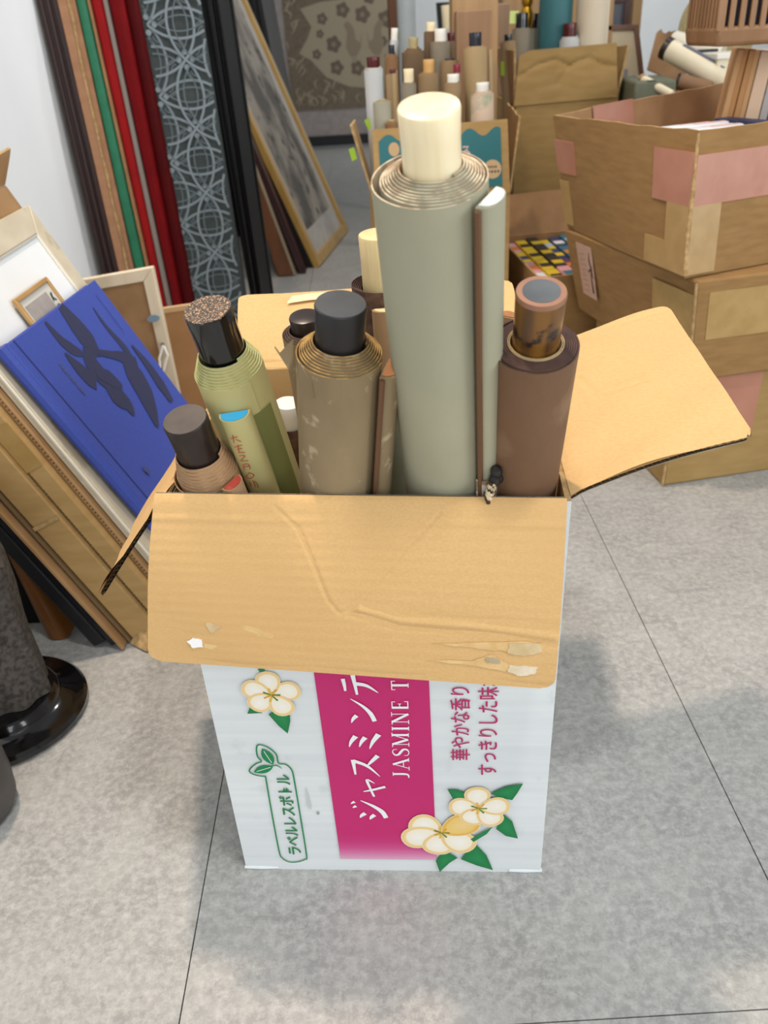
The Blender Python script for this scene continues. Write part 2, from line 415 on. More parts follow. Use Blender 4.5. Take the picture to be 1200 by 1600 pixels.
def crease_front(s, t):
    z = -.0007*math.exp(-(sdist(s, t, VC)/.0075)**2)+.0002*math.exp(-((sdist(s, t, VC)-.022)/.016)**2)
    z += .0009*math.exp(-(sdist(s, t, RIDGE)/.02)**2)-.0006*math.exp(-((sdist(s, t, RIDGE)-.04)/.03)**2)
    z += .0003*math.sin(t*34*2*math.pi/2)*.25+.0006*math.exp(-((t-.13)/.018)**2)*(.5+.5*math.sin(s*9))
    z -= .0014*max(0, (t-.93)/.07)**2
    return z
FF = [bx(-.0095, -.001, .3955), bx(.2690, -.001, .3855), bx(.2625, -.040, .2535), bx(-.0295, -.029, .2725)]
# hinge order so that the normal faces the room
sh, nF, flapF = rflap(T, 'front_flap', [FF[1], FF[0], FF[3], FF[2]] if False else [FF[0], FF[1], FF[2], FF[3]], 0, None, nu=2, nv=2) if False else (None, None, None)
def flip(c): return [c[1], c[0], c[3], c[2]]
nchk = (FF[1]-FF[0]).cross(FF[3]-FF[0])
FFo = FF if nchk.y < 0 else flip(FF)
MIR = nchk.y >= 0
shF, nF, flapF = rflap(T, 'front_flap', FFo, .006, (lambda s, t: crease_front(1-s, t)) if MIR else crease_front, nu=230, nv=130, crinkle=.0010)
def onflap(s, t, k=.0): return shF(1-s if MIR else s, t, -k)
# tape scars and a scrap of white label on the flap
sc = mat('torn_paper', '#dfbd86', '#d2ab70', .8, 90, bump=.3, bscale=120)
def scar(pts, name, m, lift=.0005, th=.0004, rag=.004, parent=flapF):
    rnd = random.Random(int(pts[0][0]*1000)); o = []
    for i in range(len(pts)):
        a, b = pts[i], pts[(i+1) % len(pts)]
        for k in range(4):
            t = k/4; o.append((a[0]+(b[0]-a[0])*t+rnd.uniform(-1, 1)*rag*.6, a[1]+(b[1]-a[1])*t+rnd.uniform(-1, 1)*rag))
    mb = MB(); mb.prism([onflap(s, t, lift*.2) for s, t in o], [onflap(s, t, lift+th) for s, t in o])
    return T.part(name, mb, m, parent=parent)
GLOSS_TAPE = mat('clear_tape_scrap', '#d9c39c', '#c9ae80', .12, 60, bump=.5, bscale=90)
scar([(.10, .85), (.115, .825), (.137, .835), (.139, .88), (.115, .892)], 'label_scrap', mat('white_scrap', '#f4f3f1', rough=.6), rag=.003)
scar([(.13, .70), (.17, .715), (.26, .735), (.315, .78), (.31, .80), (.22, .772), (.17, .755)], 'tape_scar', sc, lift=.0001, th=.0002)
scar([(.145, .72), (.185, .74), (.165, .79), (.15, .765)], 'tape_scrap', GLOSS_TAPE)
scar([(.14, .86), (.2, .868), (.27, .905), (.2, .90), (.145, .887)], 'tape_scar', sc, lift=.0001, th=.0002)
scar([(.70, .775), (.78, .76), (.90, .735), (.96, .735), (.965, .78), (.93, .805), (.88, .79), (.84, .79), (.8, .785)], 'tape_scar', sc, lift=.0001, th=.0003)
scar([(.885, .74), (.955, .742), (.962, .785), (.92, .812), (.88, .80)], 'tape_scrap', GLOSS_TAPE)
scar([(.69, .875), (.8, .86), (.845, .815), (.87, .85), (.90, .88), (.88, .91), (.80, .89)], 'tape_scar', sc, lift=.0001, th=.0003)
scar([(.89, .87), (.955, .875), (.95, .915), (.91, .93), (.885, .905)], 'tape_scrap', mat('clear_tape_white', '#e6dac6', '#d6c2a0', .1, 60, bump=.5, bscale=90))
scar([(.832, .83), (.862, .84), (.868, .86), (.845, .87), (.828, .855)], 'tape_scrap', mat('grey_scrap', '#b9a88a', '#a59373', .4, 60))

# right flap, lying out almost level
RF = [bx(.272, .006, .386), bx(.271, .252, .396), bx(.403, .303, .4205), V((0.2624, 0.5201, 0.4020))]
nchk = (RF[1]-RF[0]).cross(RF[3]-RF[0])
RFo = RF if nchk.z > 0 else flip(RF); MR = nchk.z <= 0
CR = [(.75, .10), (.66, .22), (.50, .30), (.47, .42), (.47, .60)]
CR2 = [(.93, .05), (.955, .5), (.965, .95)]
def crease_right(s, t):
    if MR: s = 1-s
    return -.0007*math.exp(-(sdist(s, t, CR)/.018)**2)+.0005*math.exp(-((sdist(s, t, CR)-.04)/.03)**2)-.0011*math.exp(-(sdist(s, t, CR2)/.02)**2)+.0008*max(0, (s-.955)/.045)
rflap(T, 'right_flap', RFo, .004, crease_right, fold=.09, inner=KRAFT_LT, crinkle=.002)
# left flap, hanging out, seen nearly edge-on
LF = [bx(-.012, .252, .384), bx(-.005, .004, .392), V((-0.2149, 0.5045, 0.3095)), V((-0.2426, 0.7426, 0.2561))]
nchk = (LF[1]-LF[0]).cross(LF[3]-LF[0])
rflap(T, 'left_flap', LF if nchk.z > 0 else flip(LF), .001, None, nu=30, nv=40, crinkle=.003)
# back flap, leaning up and away
BF = [bx(-.006, .254, .388), bx(.270, .254, .388), V((0.1448, 0.8510, 0.4327)), V((-0.1389, 0.8715, 0.4269))]
nchk = (BF[1]-BF[0]).cross(BF[3]-BF[0])
CB = [(.0, .10), (.3, .09), (.7, .12)]
rflap(T, 'back_flap', BF if nchk.z > 0 else flip(BF), .003,
      lambda s, t: .0016*math.sin(t*70)*math.exp(-((t-.05)/.09)**2), fold=.12, inner=KRAFT_LT, crinkle=.002)
BFf = bil(*BF); nb = (BF[1]-BF[0]).cross(BF[3]-BF[0]).normalized(); nb = nb if nb.z > 0 else -nb
mb = MB(); rnd = random.Random(3)
pts = [(.18, .80), (.26, .83), (.36, .84), (.36, .93), (.27, .92), (.2, .90)]
mb.prism([BFf(s, t)+nb*.0036 for s, t in pts], [BFf(s, t)+nb*.0042 for s, t in pts]); T.part('tape_scar', mb, mat('torn_pale', '#ecdcb8', '#e2cda0', .8, 60))

# ---- print on the front face (local u along the face, z up)
FN = -BVV
def fp(u, z): return BA+BU*u+BZ*z+FN*.0006
PK = '#c2226b'
P = Print(FN, .0003)
zs = [.0165, .024, .031, .040, .052, .33]
cs = ['#dba6c0', '#d47aa6', '#cc4f8a', '#c53076', PK, PK]
P.strip([fp(.0887-(z-.0165)*.016, z) for z in zs], [fp(.1752-(z-.0165)*.008, z) for z in zs], cs)
T.part('pink_band', P, PRINT)
GLY = {
 'ji': [([(.10, .80), (.22, .74), (.32, .64)], (.02, .11, .13)), ([(.02, .52), (.14, .47), (.25, .38)], (.02, .11, .13)),
        ([(.10, .06), (.40, .16), (.68, .40), (.95, .74)], (.13, .14, .10, .02)), ([(.60, .98), (.68, .88)], (.03, .10)), ([(.80, 1.02), (.89, .91)], (.03, .10))],
 'ya': [([(.02, .48), (.45, .60), (.92, .70), (.74, .42)], (.09, .09, .12, .02)), ([(.30, .88), (.40, .50), (.56, .02)], (.04, .11, .12))],
 'su': [([(.12, .84), (.45, .86), (.76, .88)], (.06, .10, .14)), ([(.72, .88), (.50, .45), (.04, .06)], (.14, .11, .02)), ([(.50, .44), (.68, .30), (.94, .08)], (.03, .11, .16))],
 'mi': [([(.16, .92), (.46, .84), (.74, .70)], (.02, .11, .17)), ([(.16, .62), (.44, .54), (.68, .42)], (.02, .11, .16)), ([(.06, .32), (.46, .20), (.84, .02)], (.02, .12, .18))],
 'n': [([(.06, .84), (.22, .76), (.34, .64)], (.02, .12, .16)), ([(.12, .06), (.42, .18), (.70, .42), (.98, .80)], (.15, .15, .10, .02))],
 'te': [([(.20, .92), (.50, .93), (.80, .96)], (.06, .10, .12)), ([(.02, .58), (.50, .62), (.98, .66)], (.07, .10, .14)), ([(.56, .60), (.46, .28), (.12, -.04)], (.14, .11, .02))],
 'i': [([(.70, .80), (.40, .48), (.06, .30)], (.12, .08, .02)), ([(.48, .55), (.48, .0)], (.12, .10))],
 'bar': [([(.02, .48), (.5, .54), (.98, .50)], (.14, .09, .14))],
}
def glyph(P, g, u0, z0, sz, w, col):          # text runs upward, letter tops to the left
    for pts, ws in g:
        P.stroke([fp(u0-y*sz, z0+x*w) for x, y in pts], [q*sz for q in ws], col)
WH = '#eef0f1'
P = Print(FN, .0009)
for g, lo_, hi_, lf_ in (('ji', (0.1346, 0.0696), (0.1337, 0.0953), (0.1040, 0.0806)), ('ya', (0.1344, 0.0985), (0.1339, 0.1209), (0.1126, 0.1100)), ('su', (0.1318, 0.1224), (0.1311, 0.1493), (0.1057, 0.1351)),
                        ('mi', (0.1323, 0.1544), (0.1315, 0.1751), (0.1048, 0.1644)), ('n', (0.1309, 0.1828), (0.1300, 0.2107), (0.1068, 0.1972)), ('te', (0.1327, 0.2140), (0.1324, 0.2348), (0.1062, 0.2240)),
                        ('i', (0.1312, 0.2406), (0.1307, 0.2569), (0.1131, 0.2483)), ('bar', (0.1325, 0.2618), (0.1320, 0.2788), (0.1075, 0.2706))):
    glyph(P, GLY[g], lo_[0], lo_[1], lo_[0]-lf_[0], hi_[1]-lo_[1], WH)
T.part('tea_name_lettering', P, PRINT)
P = Print(FN, .0009)
TK, TN, SF = .17, .055, .05
LET = {
 'J': (.62, [([(.42, 1), (.42, .3), (.34, .06), (.08, .02)], (TK, TK, .12, .06), 1)], [(.42, 1)]),
 'A': (.86, [([(.06, 0), (.43, 1)], TN, 0), ([(.40, 1), (.80, 0)], TK, 0), ([(.2, .34), (.64, .34)], TN, 0)], [(.06, 0), (.80, 0)]),
 'S': (.66, [([(.58, .72), (.56, .92), (.36, 1), (.12, .86), (.16, .64), (.36, .5), (.56, .34), (.56, .12), (.34, 0), (.1, .08), (.08, .3)], (.03, .05, .06, .12, .16, .17, .16, .12, .06, .05, .03), 1)], []),
 'M': (1.0, [([(.1, 0), (.1, 1)], TN, 0), ([(.12, 1), (.5, .04)], TK, 0), ([(.5, .04), (.88, 1)], TN, 0), ([(.88, 1), (.88, 0)], TK, 0)], [(.1, 0), (.88, 0), (.06, 1), (.92, 1)]),
 'I': (.36, [([(.18, 0), (.18, 1)], TK, 0)], [(.18, 0), (.18, 1)]),
 'N': (.86, [([(.12, 0), (.12, 1)], TN, 0), ([(.12, 1), (.74, 0)], TK, 0), ([(.74, 0), (.74, 1)], TN, 0)], [(.12, 0), (.08, 1), (.74, 1)]),
 'E': (.72, [([(.16, 0), (.16, 1)], TK, 0), ([(.1, .97), (.62, .97)], .06, 0), ([(.16, .52), (.46, .52)], .05, 0), ([(.1, .03), (.64, .03)], .06, 0), ([(.62, 1), (.62, .78)], .05, 0), ([(.64, 0), (.64, .24)], .05, 0), ([(.46, .62), (.46, .42)], .05, 0)], []),
 'T': (.74, [([(.37, 0), (.37, 1)], TK, 0), ([(.04, .97), (.70, .97)], .06, 0), ([(.05, 1), (.05, .76)], .05, 0), ([(.69, 1), (.69, .76)], .05, 0)], [(.37, 0)]),
}
z = .1205
for ch in 'JASMINE TEA':
    if ch == ' ': z += .0075; continue
    wd, st, sf = LET[ch]; sx = .0132
    uu = .1545+(z-.12)*.03
    for pts, ws, cv in st:
        k = [q*sx for q in ws] if isinstance(ws, tuple) else ws*sx
        P2 = [fp(uu-y*sx, z+x*sx*1.03) for x, y in pts]; P.stroke(P2, k, WH, smooth=bool(cv))
    for x, y in sf: P.stroke([fp(uu-y*sx, z+(x-.16)*sx*1.03), fp(uu-y*sx, z+(x+.16)*sx*1.03)], .05*sx, WH, smooth=False)
    z += wd*sx*1.03+.0032
T.part('roman_lettering', P, PRINT)

def text_part(T, name, body, u0, z0, size, m, bold=.012, ysc=1.0, parent=None):
    c = bpy.data.curves.new(name, 'FONT'); c.body = body; c.size = size; c.offset = bold*size
    ob = bpy.data.objects.new('tmp_text', c); COL.objects.link(ob)
    bpy.context.view_layer.update(); dg = bpy.context.evaluated_depsgraph_get()
    me = bpy.data.meshes.new_from_object(ob.evaluated_get(dg)); COL.objects.unlink(ob); bpy.data.objects.remove(ob)
    mb = MB(); mb.v = [tuple(fp(u0-p.co.y*ysc, z0+p.co.x)+FN*.0006) for p in me.vertices]; mb.c = [(1, 1, 1)]*len(mb.v)
    mb.f = [tuple(p.vertices) for p in me.polygons]; mb.m = [0]*len(mb.f); bpy.data.meshes.remove(me)
    return T.part(name, mb, m, smooth=False)
PINK_INK = mat('pink_ink', '#b32a62', rough=.6); GREEN_INK = mat('green_ink', '#1d7a45', rough=.6)
text_part(T, 'aroma_lettering', '華やかな香りと', .2035, .1415, .0137, PINK_INK, .010, 1.22)
text_part(T, 'taste_lettering', 'すっきりした味わい', .2255, .1240, .0139, PINK_INK, .010, 1.24)
text_part(T, 'label_free_lettering', 'ラベルレスボトル', .0530, .0205, .0130, GREEN_INK, .022, 1.05)
# pill outline with two leaves
GR = '#17804a'; P = Print(FN, .0006)
EM = [(0.0333, 0.1222), (0.0287, 0.1227), (0.0231, 0.1248), (0.0203, 0.1282), (0.0227, 0.1329), (0.0277, 0.1375), (0.0321, 0.1400), (0.0295, 0.1459), (0.0301, 0.1562), (0.0334, 0.1592), (0.0401, 0.1557), (0.0455, 0.1480), (0.0463, 0.1380), (0.0521, 0.1365), (0.0564, 0.1301), (0.0573, 0.1179), (0.0579, 0.0711), (0.0582, 0.0211), (0.0563, 0.0155), (0.0489, 0.0118), (0.0412, 0.0116), (0.0354, 0.0171), (0.0337, 0.0277), (0.0332, 0.0774), (0.0333, 0.1222)]
P.stroke([fp(*q) for q in EM], .0013, GR, n=4)
def leafp(c, ang, L_, W_, col=GR):
    ex = V((math.cos(ang), math.sin(ang))); ey = V((-ex.y, ex.x)); o = []
    for k in range(16):
        t = k/8 if k < 8 else (16-k)/8; sgn = 1 if k < 8 else -1
        q = V(c)+ex*L_*t+ey*W_*sgn*math.sin(math.pi*t)**.8; o.append(fp(q.x, q.y))
    P.lay(o, col)
    P.stroke([fp(*(V(c)+ex*L_*.12)), fp(*(V(c)+ex*L_*.85))], .0006, '#e6ebea', smooth=False)
def vang(a, b_): return math.atan2(b_[1]-a[1], b_[0]-a[0]), math.hypot(b_[0]-a[0], b_[1]-a[1])
for a, b_ in (((0.0412, 0.1340), (0.0240, 0.1271)), ((0.0415, 0.1363), (0.0346, 0.1548))): an, ln = vang(a, b_); leafp(a, an, ln, ln*.24)
P.stroke([fp(*(0.0385, 0.1340)), fp(*(0.0441, 0.1355)), fp(*(0.0485, 0.1318))], (.0008, .0013, .0004), GR)
T.part('leaf_emblem', P, PRINT)
# jasmine flowers
P = Print(FN, .0010)
def leaf(pts, col='#11743f'):
    c = sum((V(p) for p in pts), V((0, 0)))/len(pts); P.fan(fp(*c), [fp(*p) for p in pts], '#1b8a4c', col)
def petal(c, ang, L_, W_, gold='#ecc67c', white='#f4f1ea', mid='#f3e8cf'):
    ex = V((math.cos(ang), math.sin(ang))); ey = V((-ex.y, ex.x))
    def o(k1, k2):
        r = []
        for k in range(22):
            a = 2*math.pi*k/22; x = .52+.48*math.cos(a); y = math.sin(a)*(.62+.38*x)
            q = V(c)+ex*L_*(.5+(x-.5)*k1)+ey*W_*y*k2; r.append(fp(q.x, q.y))
        return r
    P.lay(o(1.05, 1.06), '#ecdcb8'); P.fan(fp(*(V(c)+ex*L_*.6)), o(1, 1), white, gold)
    P.fan(fp(*(V(c)+ex*L_*.62)), o(.80, .80), white, mid)
def flower(c, angs, L_, W_, golds=()):
    for i, a in enumerate(angs):
        if i in golds: petal(c, math.radians(a), L_[i] if isinstance(L_, tuple) else L_, W_, '#e6b048', '#efd08c', '#eac46e')
        else: petal(c, math.radians(a), L_[i] if isinstance(L_, tuple) else L_, W_)
    for k in range(7):
        a = k*2*math.pi/7; P.stroke([fp(*c), fp(c[0]+.007*math.cos(a), c[1]+.007*math.sin(a))], (.0008, .0016), ['#4c7a1e', '#d9a020', '#e2b23a'][k % 3], smooth=False)
F1 = (0.0498, 0.2142); F2 = (0.1803, 0.0545); F3 = (0.2123, 0.0866)
def bl(*p): return [p[i] for i in range(len(p))]
leaf([(0.0276, 0.1939), (0.0342, 0.2082), (0.0416, 0.2096), (0.0433, 0.2028), (0.0397, 0.1946)])
leaf([(0.0447, 0.1932), (0.0589, 0.2041), (0.0621, 0.1959), (0.0614, 0.1856), (0.0579, 0.1722), (0.0515, 0.1806)])
leaf([(0.0420, 0.2405), (0.0475, 0.2405), (0.0462, 0.2340), (0.0439, 0.2360)])
flower(F1, (15, 95, 158, 218, 300), (.0235, .0235, .024, .0225, .0235), .0112); T.part('jasmine_print', P, PRINT)
P = Print(FN, .0010)
leaf([(0.1777, 0.0008), (0.1745, 0.0159), (0.1822, 0.0308), (0.1940, 0.0206), (0.1865, 0.0134)])
leaf([(0.1968, 0.0189), (0.2087, 0.0415), (0.2195, 0.0245), (0.2254, 0.0044), (0.2111, 0.0104)])
flower(F2, (150, 198, 258, 322, 30), (.030, .036, .029, .034, .036), .0158, (4,)); T.part('jasmine_print', P, PRINT)
P = Print(FN, .0015)
leaf([(0.1860, 0.1091), (0.1946, 0.1084), (0.2037, 0.1030), (0.2015, 0.0952), (0.1918, 0.0943)])
leaf([(0.2218, 0.1040), (0.2344, 0.1125), (0.2486, 0.1164), (0.2442, 0.1049), (0.2401, 0.0963), (0.2294, 0.0994)])
leaf([(0.2324, 0.0797), (0.2408, 0.0701), (0.2464, 0.0479), (0.2358, 0.0511), (0.2273, 0.0601)])
leaf([(0.2053, 0.0465), (0.2147, 0.0550), (0.2246, 0.0634), (0.2192, 0.0534), (0.2081, 0.0431)])
flower(F3, (95, 175, 245, 310, 10), (.025, .025, .022, .026, .026), .0125); T.part('jasmine_print', P, PRINT)
mb = Print(FN, .0006); mb.stroke([(0.0660, 0.1065)+(0,), (0.0668, 0.0923)+(0,)] and [fp(*(0.0661, 0.1081)), fp(*(0.0670, 0.0883)), fp(*(0.0680, 0.0818))], (.001, .003, .001), '#c3c6c6')
mb.lay(ell(fp(*(0.0737, 0.0770)), BU, BZ, .0014, .002, 10), '#9fa09c')
mb.lay(ell(fp(*(0.2320, 0.1017)), BU, BZ, .0025, .004, 10), '#c7cdcb'); mb.lay(ell(fp(*(0.2327, 0.0924)), BU, BZ, .0025, .0035, 10), '#a9a59a')
T.part('scuff', mb, PRINT)
# roman lettering lives in the same print mesh as the tea name (both white on the band)

# ================================================================== scrolls in the white carton
IN = 'hanging scrolls in the white carton'
PALE = mat('pale_green_silk', '#a9a68e', '#9f9c84', .8, 9, (1, 1, .6), bump=.12, bscale=220, c3='#b5ae92', s3=5, lo3=.5, hi3=.75)
PAPER_EDGE = mat('paper_edge', '#d2c3a8', '#a58d74', .9, 160, (1, 1, .3), lo=.42, hi=.58)
BROWN_EDGE = mat('brown_edge', '#6e5140', '#4e382c', .85, 160)
GREY_CLOTH = mat('worn_grey_cloth', '#9a8666', '#877455', .85, 14, (1, 1, .5), bump=.25, bscale=150, c3='#b3a282', s3=70, lo3=.60, hi3=.68)
GREY_EDGE = mat('amber_paper_edge', '#b3904f', '#86663a', .85, 140, (1, 1, .3), lo=.42, hi=.58)
GREEN = mat('olive_silk', '#c4b97e', '#b8ad72', .75, 8, (1, 1, .4), bump=.1, bscale=250, c3='#cfc695', s3=7)
GREEN_DK = mat('moss_silk', '#7f8148', '#75773f', .75, 40, (1, 1, .2), bump=.1, bscale=250)
GREEN_EDGE = mat('green_paper_edge', '#b4b783', '#8d9159', .85, 120, (1, 1, .3), lo=.42, hi=.58)
RUST = mat('rust_cloth', '#7d5d43', '#6d4f37', .8, 12, (1, 1, .5), bump=.25, bscale=160, c3='#8f7155', s3=18, lo3=.55, hi3=.72)
RUST_EDGE = mat('plum_paper_edge', '#4e3630', '#3a2723', .85, 140)
TAN = mat('tan_paper', '#b3906a', '#a88560', .8, 20, (1, 1, .5), bump=.15, bscale=180)
TAN_EDGE = mat('tan_paper_edge', '#b89572', '#8f6d4e', .85, 120, (1, 1, .3), lo=.42, hi=.58)
BAMBOO = mat('spotted_bamboo', '#80561f', '#4a2e16', .3, 70, (1, 1, .14), lo=.45, hi=.68, bump=.1, c3='#2a190d', s3=60, lo3=.57, hi3=.62, coat=.3)
GREYDISC = mat('slate_disc', '#5a6066', '#4c5157', .3, 40)
GLITTER = mat('gold_dusted_lacquer', '#40362f', '#2b2521', .4, 60, c3='#d8ac84', s3=1100, lo3=.56, hi3=.60)
WOODEND = mat('wood_end', '#a8713f', '#8f5c30', .6, 90, (1, .3, 1))
WHITE_END = mat('white_end', '#e4e4dc', '#d8d8cf', .7, 60)
RED_END = mat('red_end', '#bf4a3a', '#ad3f31', .7, 90)
BLUE_END = mat('blue_end', '#38aee0', rough=.6)
PIPE = mat('brown_piping', '#6b4a30', rough=.7)

def leanin(base, top, lift=.012):       # both in carton coordinates (along, in, up); foot stays clear of the carton's floor
    b_, t_ = bx(*base), bx(*top); k = lift/(t_.z-b_.z); return b_+(t_-b_)*k, t_
# tall one with the ivory knob
p0, p1 = leanin((.2030, .1710, .006), (.1845, -.0360, .5935))
s1 = scroll('tallest scroll, pale grey-green silk with a thick ivory knob, centre of the white carton', p0, p1, .0290, .0153, .0290, PALE, PAPER_EDGE, IVORY,
            n=9, cone=.008, seg=64, loose=.0055, phi=-55, group=IN, stave=(.0220, .0090, -.003, PALE, WHITE_END, -36, .001), piping=PIPE, wob=.0005)
# brocade band, toggle and braided cord at the foot of its stave (seen just above the carton rim)
q = s1.m
H1 = s1.H; zc = H1*(.386-.018)/(.5939-.018)+.022
sp = math.radians(-36); er, et = V((math.cos(sp), math.sin(sp), 0)), V((-math.sin(sp), math.cos(sp), 0))
BROC = mat('brocade', '#d8d0c0', '#8f7860', .7, 150, lo=.45, hi=.55)
mb = MB()
sec = lambda g: [er*(.0290+.0006)+et*((.0118+g)*math.cos(math.pi*k/12))+er*((.0096+g)*math.sin(math.pi*k/12)**.75) for k in range(13)]
o1, o0 = sec(.0016), sec(.0006)
for k in range(12):
    mb.hexa([o0[k]+V((0, 0, zc-.05)), o1[k]+V((0, 0, zc-.05)), o1[k+1]+V((0, 0, zc-.05)), o0[k+1]+V((0, 0, zc-.05))],
            [o0[k]+V((0, 0, zc)), o1[k]+V((0, 0, zc)), o1[k+1]+V((0, 0, zc)), o0[k+1]+V((0, 0, zc))])
s1.part('brocade_band', mb, BROC, local=True)
mb = MB(); c0 = er*.0415-et*.0055+V((0, 0, zc+.004))
for k in range(4):
    a = k*math.pi/2+.4; mb.lathe([(.0001, -.0045), (.0032, -.003), (.0040, 0), (.0032, .003), (.0001, .0045)], 12, c=(0, 0), cap=False)
    for i in range(len(mb.v)-60, len(mb.v)): mb.v[i] = tuple(V(mb.v[i])*1.0+c0+et*.0042*math.cos(a)+V((0, 0, .0048*math.sin(a))))
s1.part('flower_toggle', mb, BLACK_WOOD, local=True)
mb = MB(); mb2 = MB(); path = []
for k in range(33):
    t = k/32; a = math.pi*(.05+1.1*t); path.append(er*(.0395+.0022*math.sin(a))-et*(.0145+.0055*math.cos(a)*.6)+V((0, 0, zc-.026+.027*math.sin(min(a, math.pi*.5+ (a-math.pi*.5)*.6)))))
def braid(ph): return [p+et*.0012*math.cos(k*1.15+ph)+er*.0012*math.sin(k*1.15+ph)+V((0, 0, .0008*math.cos(k*1.15+ph))) for k, p in enumerate(path)]
mb.tube(braid(0), .0016, 6); mb.tube(braid(2.1), .0016, 6); mb2.tube(braid(4.2), .0016, 6)
s1.part('cord', mb, mat('cream_cord', '#d9c7a4', rough=.8), local=True); s1.part('cord', mb2, mat('brown_cord', '#4a2f1c', rough=.8), local=True)

# bamboo-ended
p0, p1 = leanin((.2360, .180, .006), (.2430, -.0085, .4955))
s2 = scroll('rust brown scroll with a spotted bamboo knob, at the right end of the white carton', p0, p1, .0258, .0144, .0365, RUST, RUST_EDGE, BAMBOO,
       n=7, cone=.0008, seg=56, loose=.0028, phi=20, group=IN, end=(GREYDISC, .74, 'slate grey centre', mat('pink_wood_ring', '#9c715a', '#90664e', .4, 60)), t_fill=.8, r_in=.0165)
mb = MB()
for r_ in (.0152, .0162): mb.lathe([(r_, s2.H-.02), (r_, s2.H+.0016), (r_+.0005, s2.H+.0016), (r_+.0005, s2.H-.02)], 56, c=(0, 0), cap=False)
s2.part('paper_curl', mb, mat('cream_curl', '#c9b083', '#a98f66', .8, 60), local=True)
# worn grey brown
p0, p1 = leanin((.068, .138, .006), (.1250, .0036, .4895))
s3 = scroll('worn grey-brown scroll with a flat black knob, just left of the tallest scroll', p0, p1, .0272, .0157, .0240, GREY_CLOTH, GREY_EDGE, BLACK_WOOD,
       n=8, cone=.0105, seg=56, loose=.001, phi=-20, group=IN, stave=(.0205, .0100, -.004, GREY_CLOTH, WOODEND, -18, .001), piping=PIPE, end=(mat('grey_slate', '#43474b', '#383b3f', .45, 40), .95))
# torn corner of its cover
mb = MB(); c = [(-.0285, -.008, s3.H-.012), (-.0283, -.004, s3.H+.012), (-.036, -.010, s3.H+.006), (-.0385, -.012, s3.H+.012), (-.0305, -.012, s3.H-.004)]
mb.prism(c, [(x-.0006, y-.0008, z) for x, y, z in c]); s3.part('torn_cover', mb, GREY_CLOTH, local=True)
mb = MB(); cc = [(205, .001), (212, .002), (224, -.003), (232, -.005), (236, -.018), (230, -.015), (215, -.012), (204, -.012)]
cyl = lambda a, z_, r_: (r_*math.cos(math.radians(a)), r_*math.sin(math.radians(a)), s3.H+z_)
mb.prism([cyl(a, z_, .0273) for a, z_ in cc], [cyl(a, z_, .0281) for a, z_ in cc]); s3.part('torn_cover', mb, GREY_CLOTH, local=True)
# green
p0, p1 = leanin((.088, .192, .006), (.0445, .0395, .4690))
s4 = scroll('olive green scroll with a gold-dusted black knob and a blue stave end', p0, p1, .0242, .0156, .0320, GREEN, GREEN_EDGE, BLACK_LAC,
            n=8, cone=.015, seg=56, phi=-50, group=IN, stave=(.0215, .0100, -.018, GREEN, BLUE_END, -90, .0), end=(GLITTER, .97, 'gold dusted end'), t_fill=.8)
a0 = math.radians(-68); mb = MB(); r = .0243
def wall(a_, z_, k=0): return (r+k)*math.cos(a_), (r+k)*math.sin(a_), z_
# darker border strip of the mounting
mb.grid(lambda s, t: wall(math.radians(-64+38*s), .002+t*(s4.H-.028), .0003), 8, 1); s4.part('dark_border', mb, GREEN_DK, local=True)
# red brush writing down the pale strip of the stave
RED = '#b8452e'; sn = V((math.cos(math.radians(-90)), math.sin(math.radians(-90)), 0)); st_ = V((-sn.y, sn.x, 0))
def wp(x, z_): return sn*(.0242+.0108)+st_*x+V((0, 0, s4.H-.018+z_))
PR = Print(sn, .0002); rnd = random.Random(11)
marks = [(-.014, [[(-.003, 0), (.002, .001)], [(-.001, .003), (-.002, -.004)], [(0, -.001), (.003, -.004)]]), (-.022, [[(-.003, 0), (.003, .001)], [(-.002, -.002), (.002, -.002)], [(0, .002), (-.001, -.005)], [(-.002, -.005), (.003, -.006)]]),
         (-.032, [[(-.002, .002), (.002, .001), (-.002, -.003), (.003, -.004)]]), (-.041, [[(-.002, .002), (-.002, -.003)], [(-.002, .002), (.002, .002), (.002, -.003)], [(-.002, 0), (.002, 0)]]),
         (-.050, [[(0, .002), (-.003, -.001), (0, -.003), (.003, 0), (0, .003)]]), (-.058, [[(-.002, .002), (-.002, -.003)], [(.001, .003), (.001, -.004)], [(.002, .002), (.003, -.003), (.002, -.005)]]),
         (-.068, [[(0, .001), (.001, -.002)]]), (-.076, [[(-.002, .003), (-.002, -.003)], [(-.002, .003), (.002, .003), (.002, -.003)], [(-.002, .001), (.002, .001)], [(-.002, -.001), (.002, -.001)]])]
for zz, sts in marks:
    for s_ in sts: PR.stroke([wp(-.003+x*1.0, zz+y_*1.0) for x, y_ in s_], .0006, RED)
s4.part('red_brush_writing', PR, PRINT, local=True)
# short dark one, front left
p0, p1 = leanin((.052, .160, .006), (.0215, .0265, .3970))
s5 = scroll('short tan scroll with a dark brown knob and red stave end, leftmost in white carton', p0, p1, .0222, .0152, .0290, TAN, TAN_EDGE, DARK_ROLL,
       n=8, cone=.022, seg=56, loose=.0035, phi=-25, group=IN, stave=(.0165, .0078, .004, TAN, RED_END, -42, .002), t_fill=.85, end=(mat('worn_brown_face', '#4b413c', '#3d3430', .5, 70), .95))
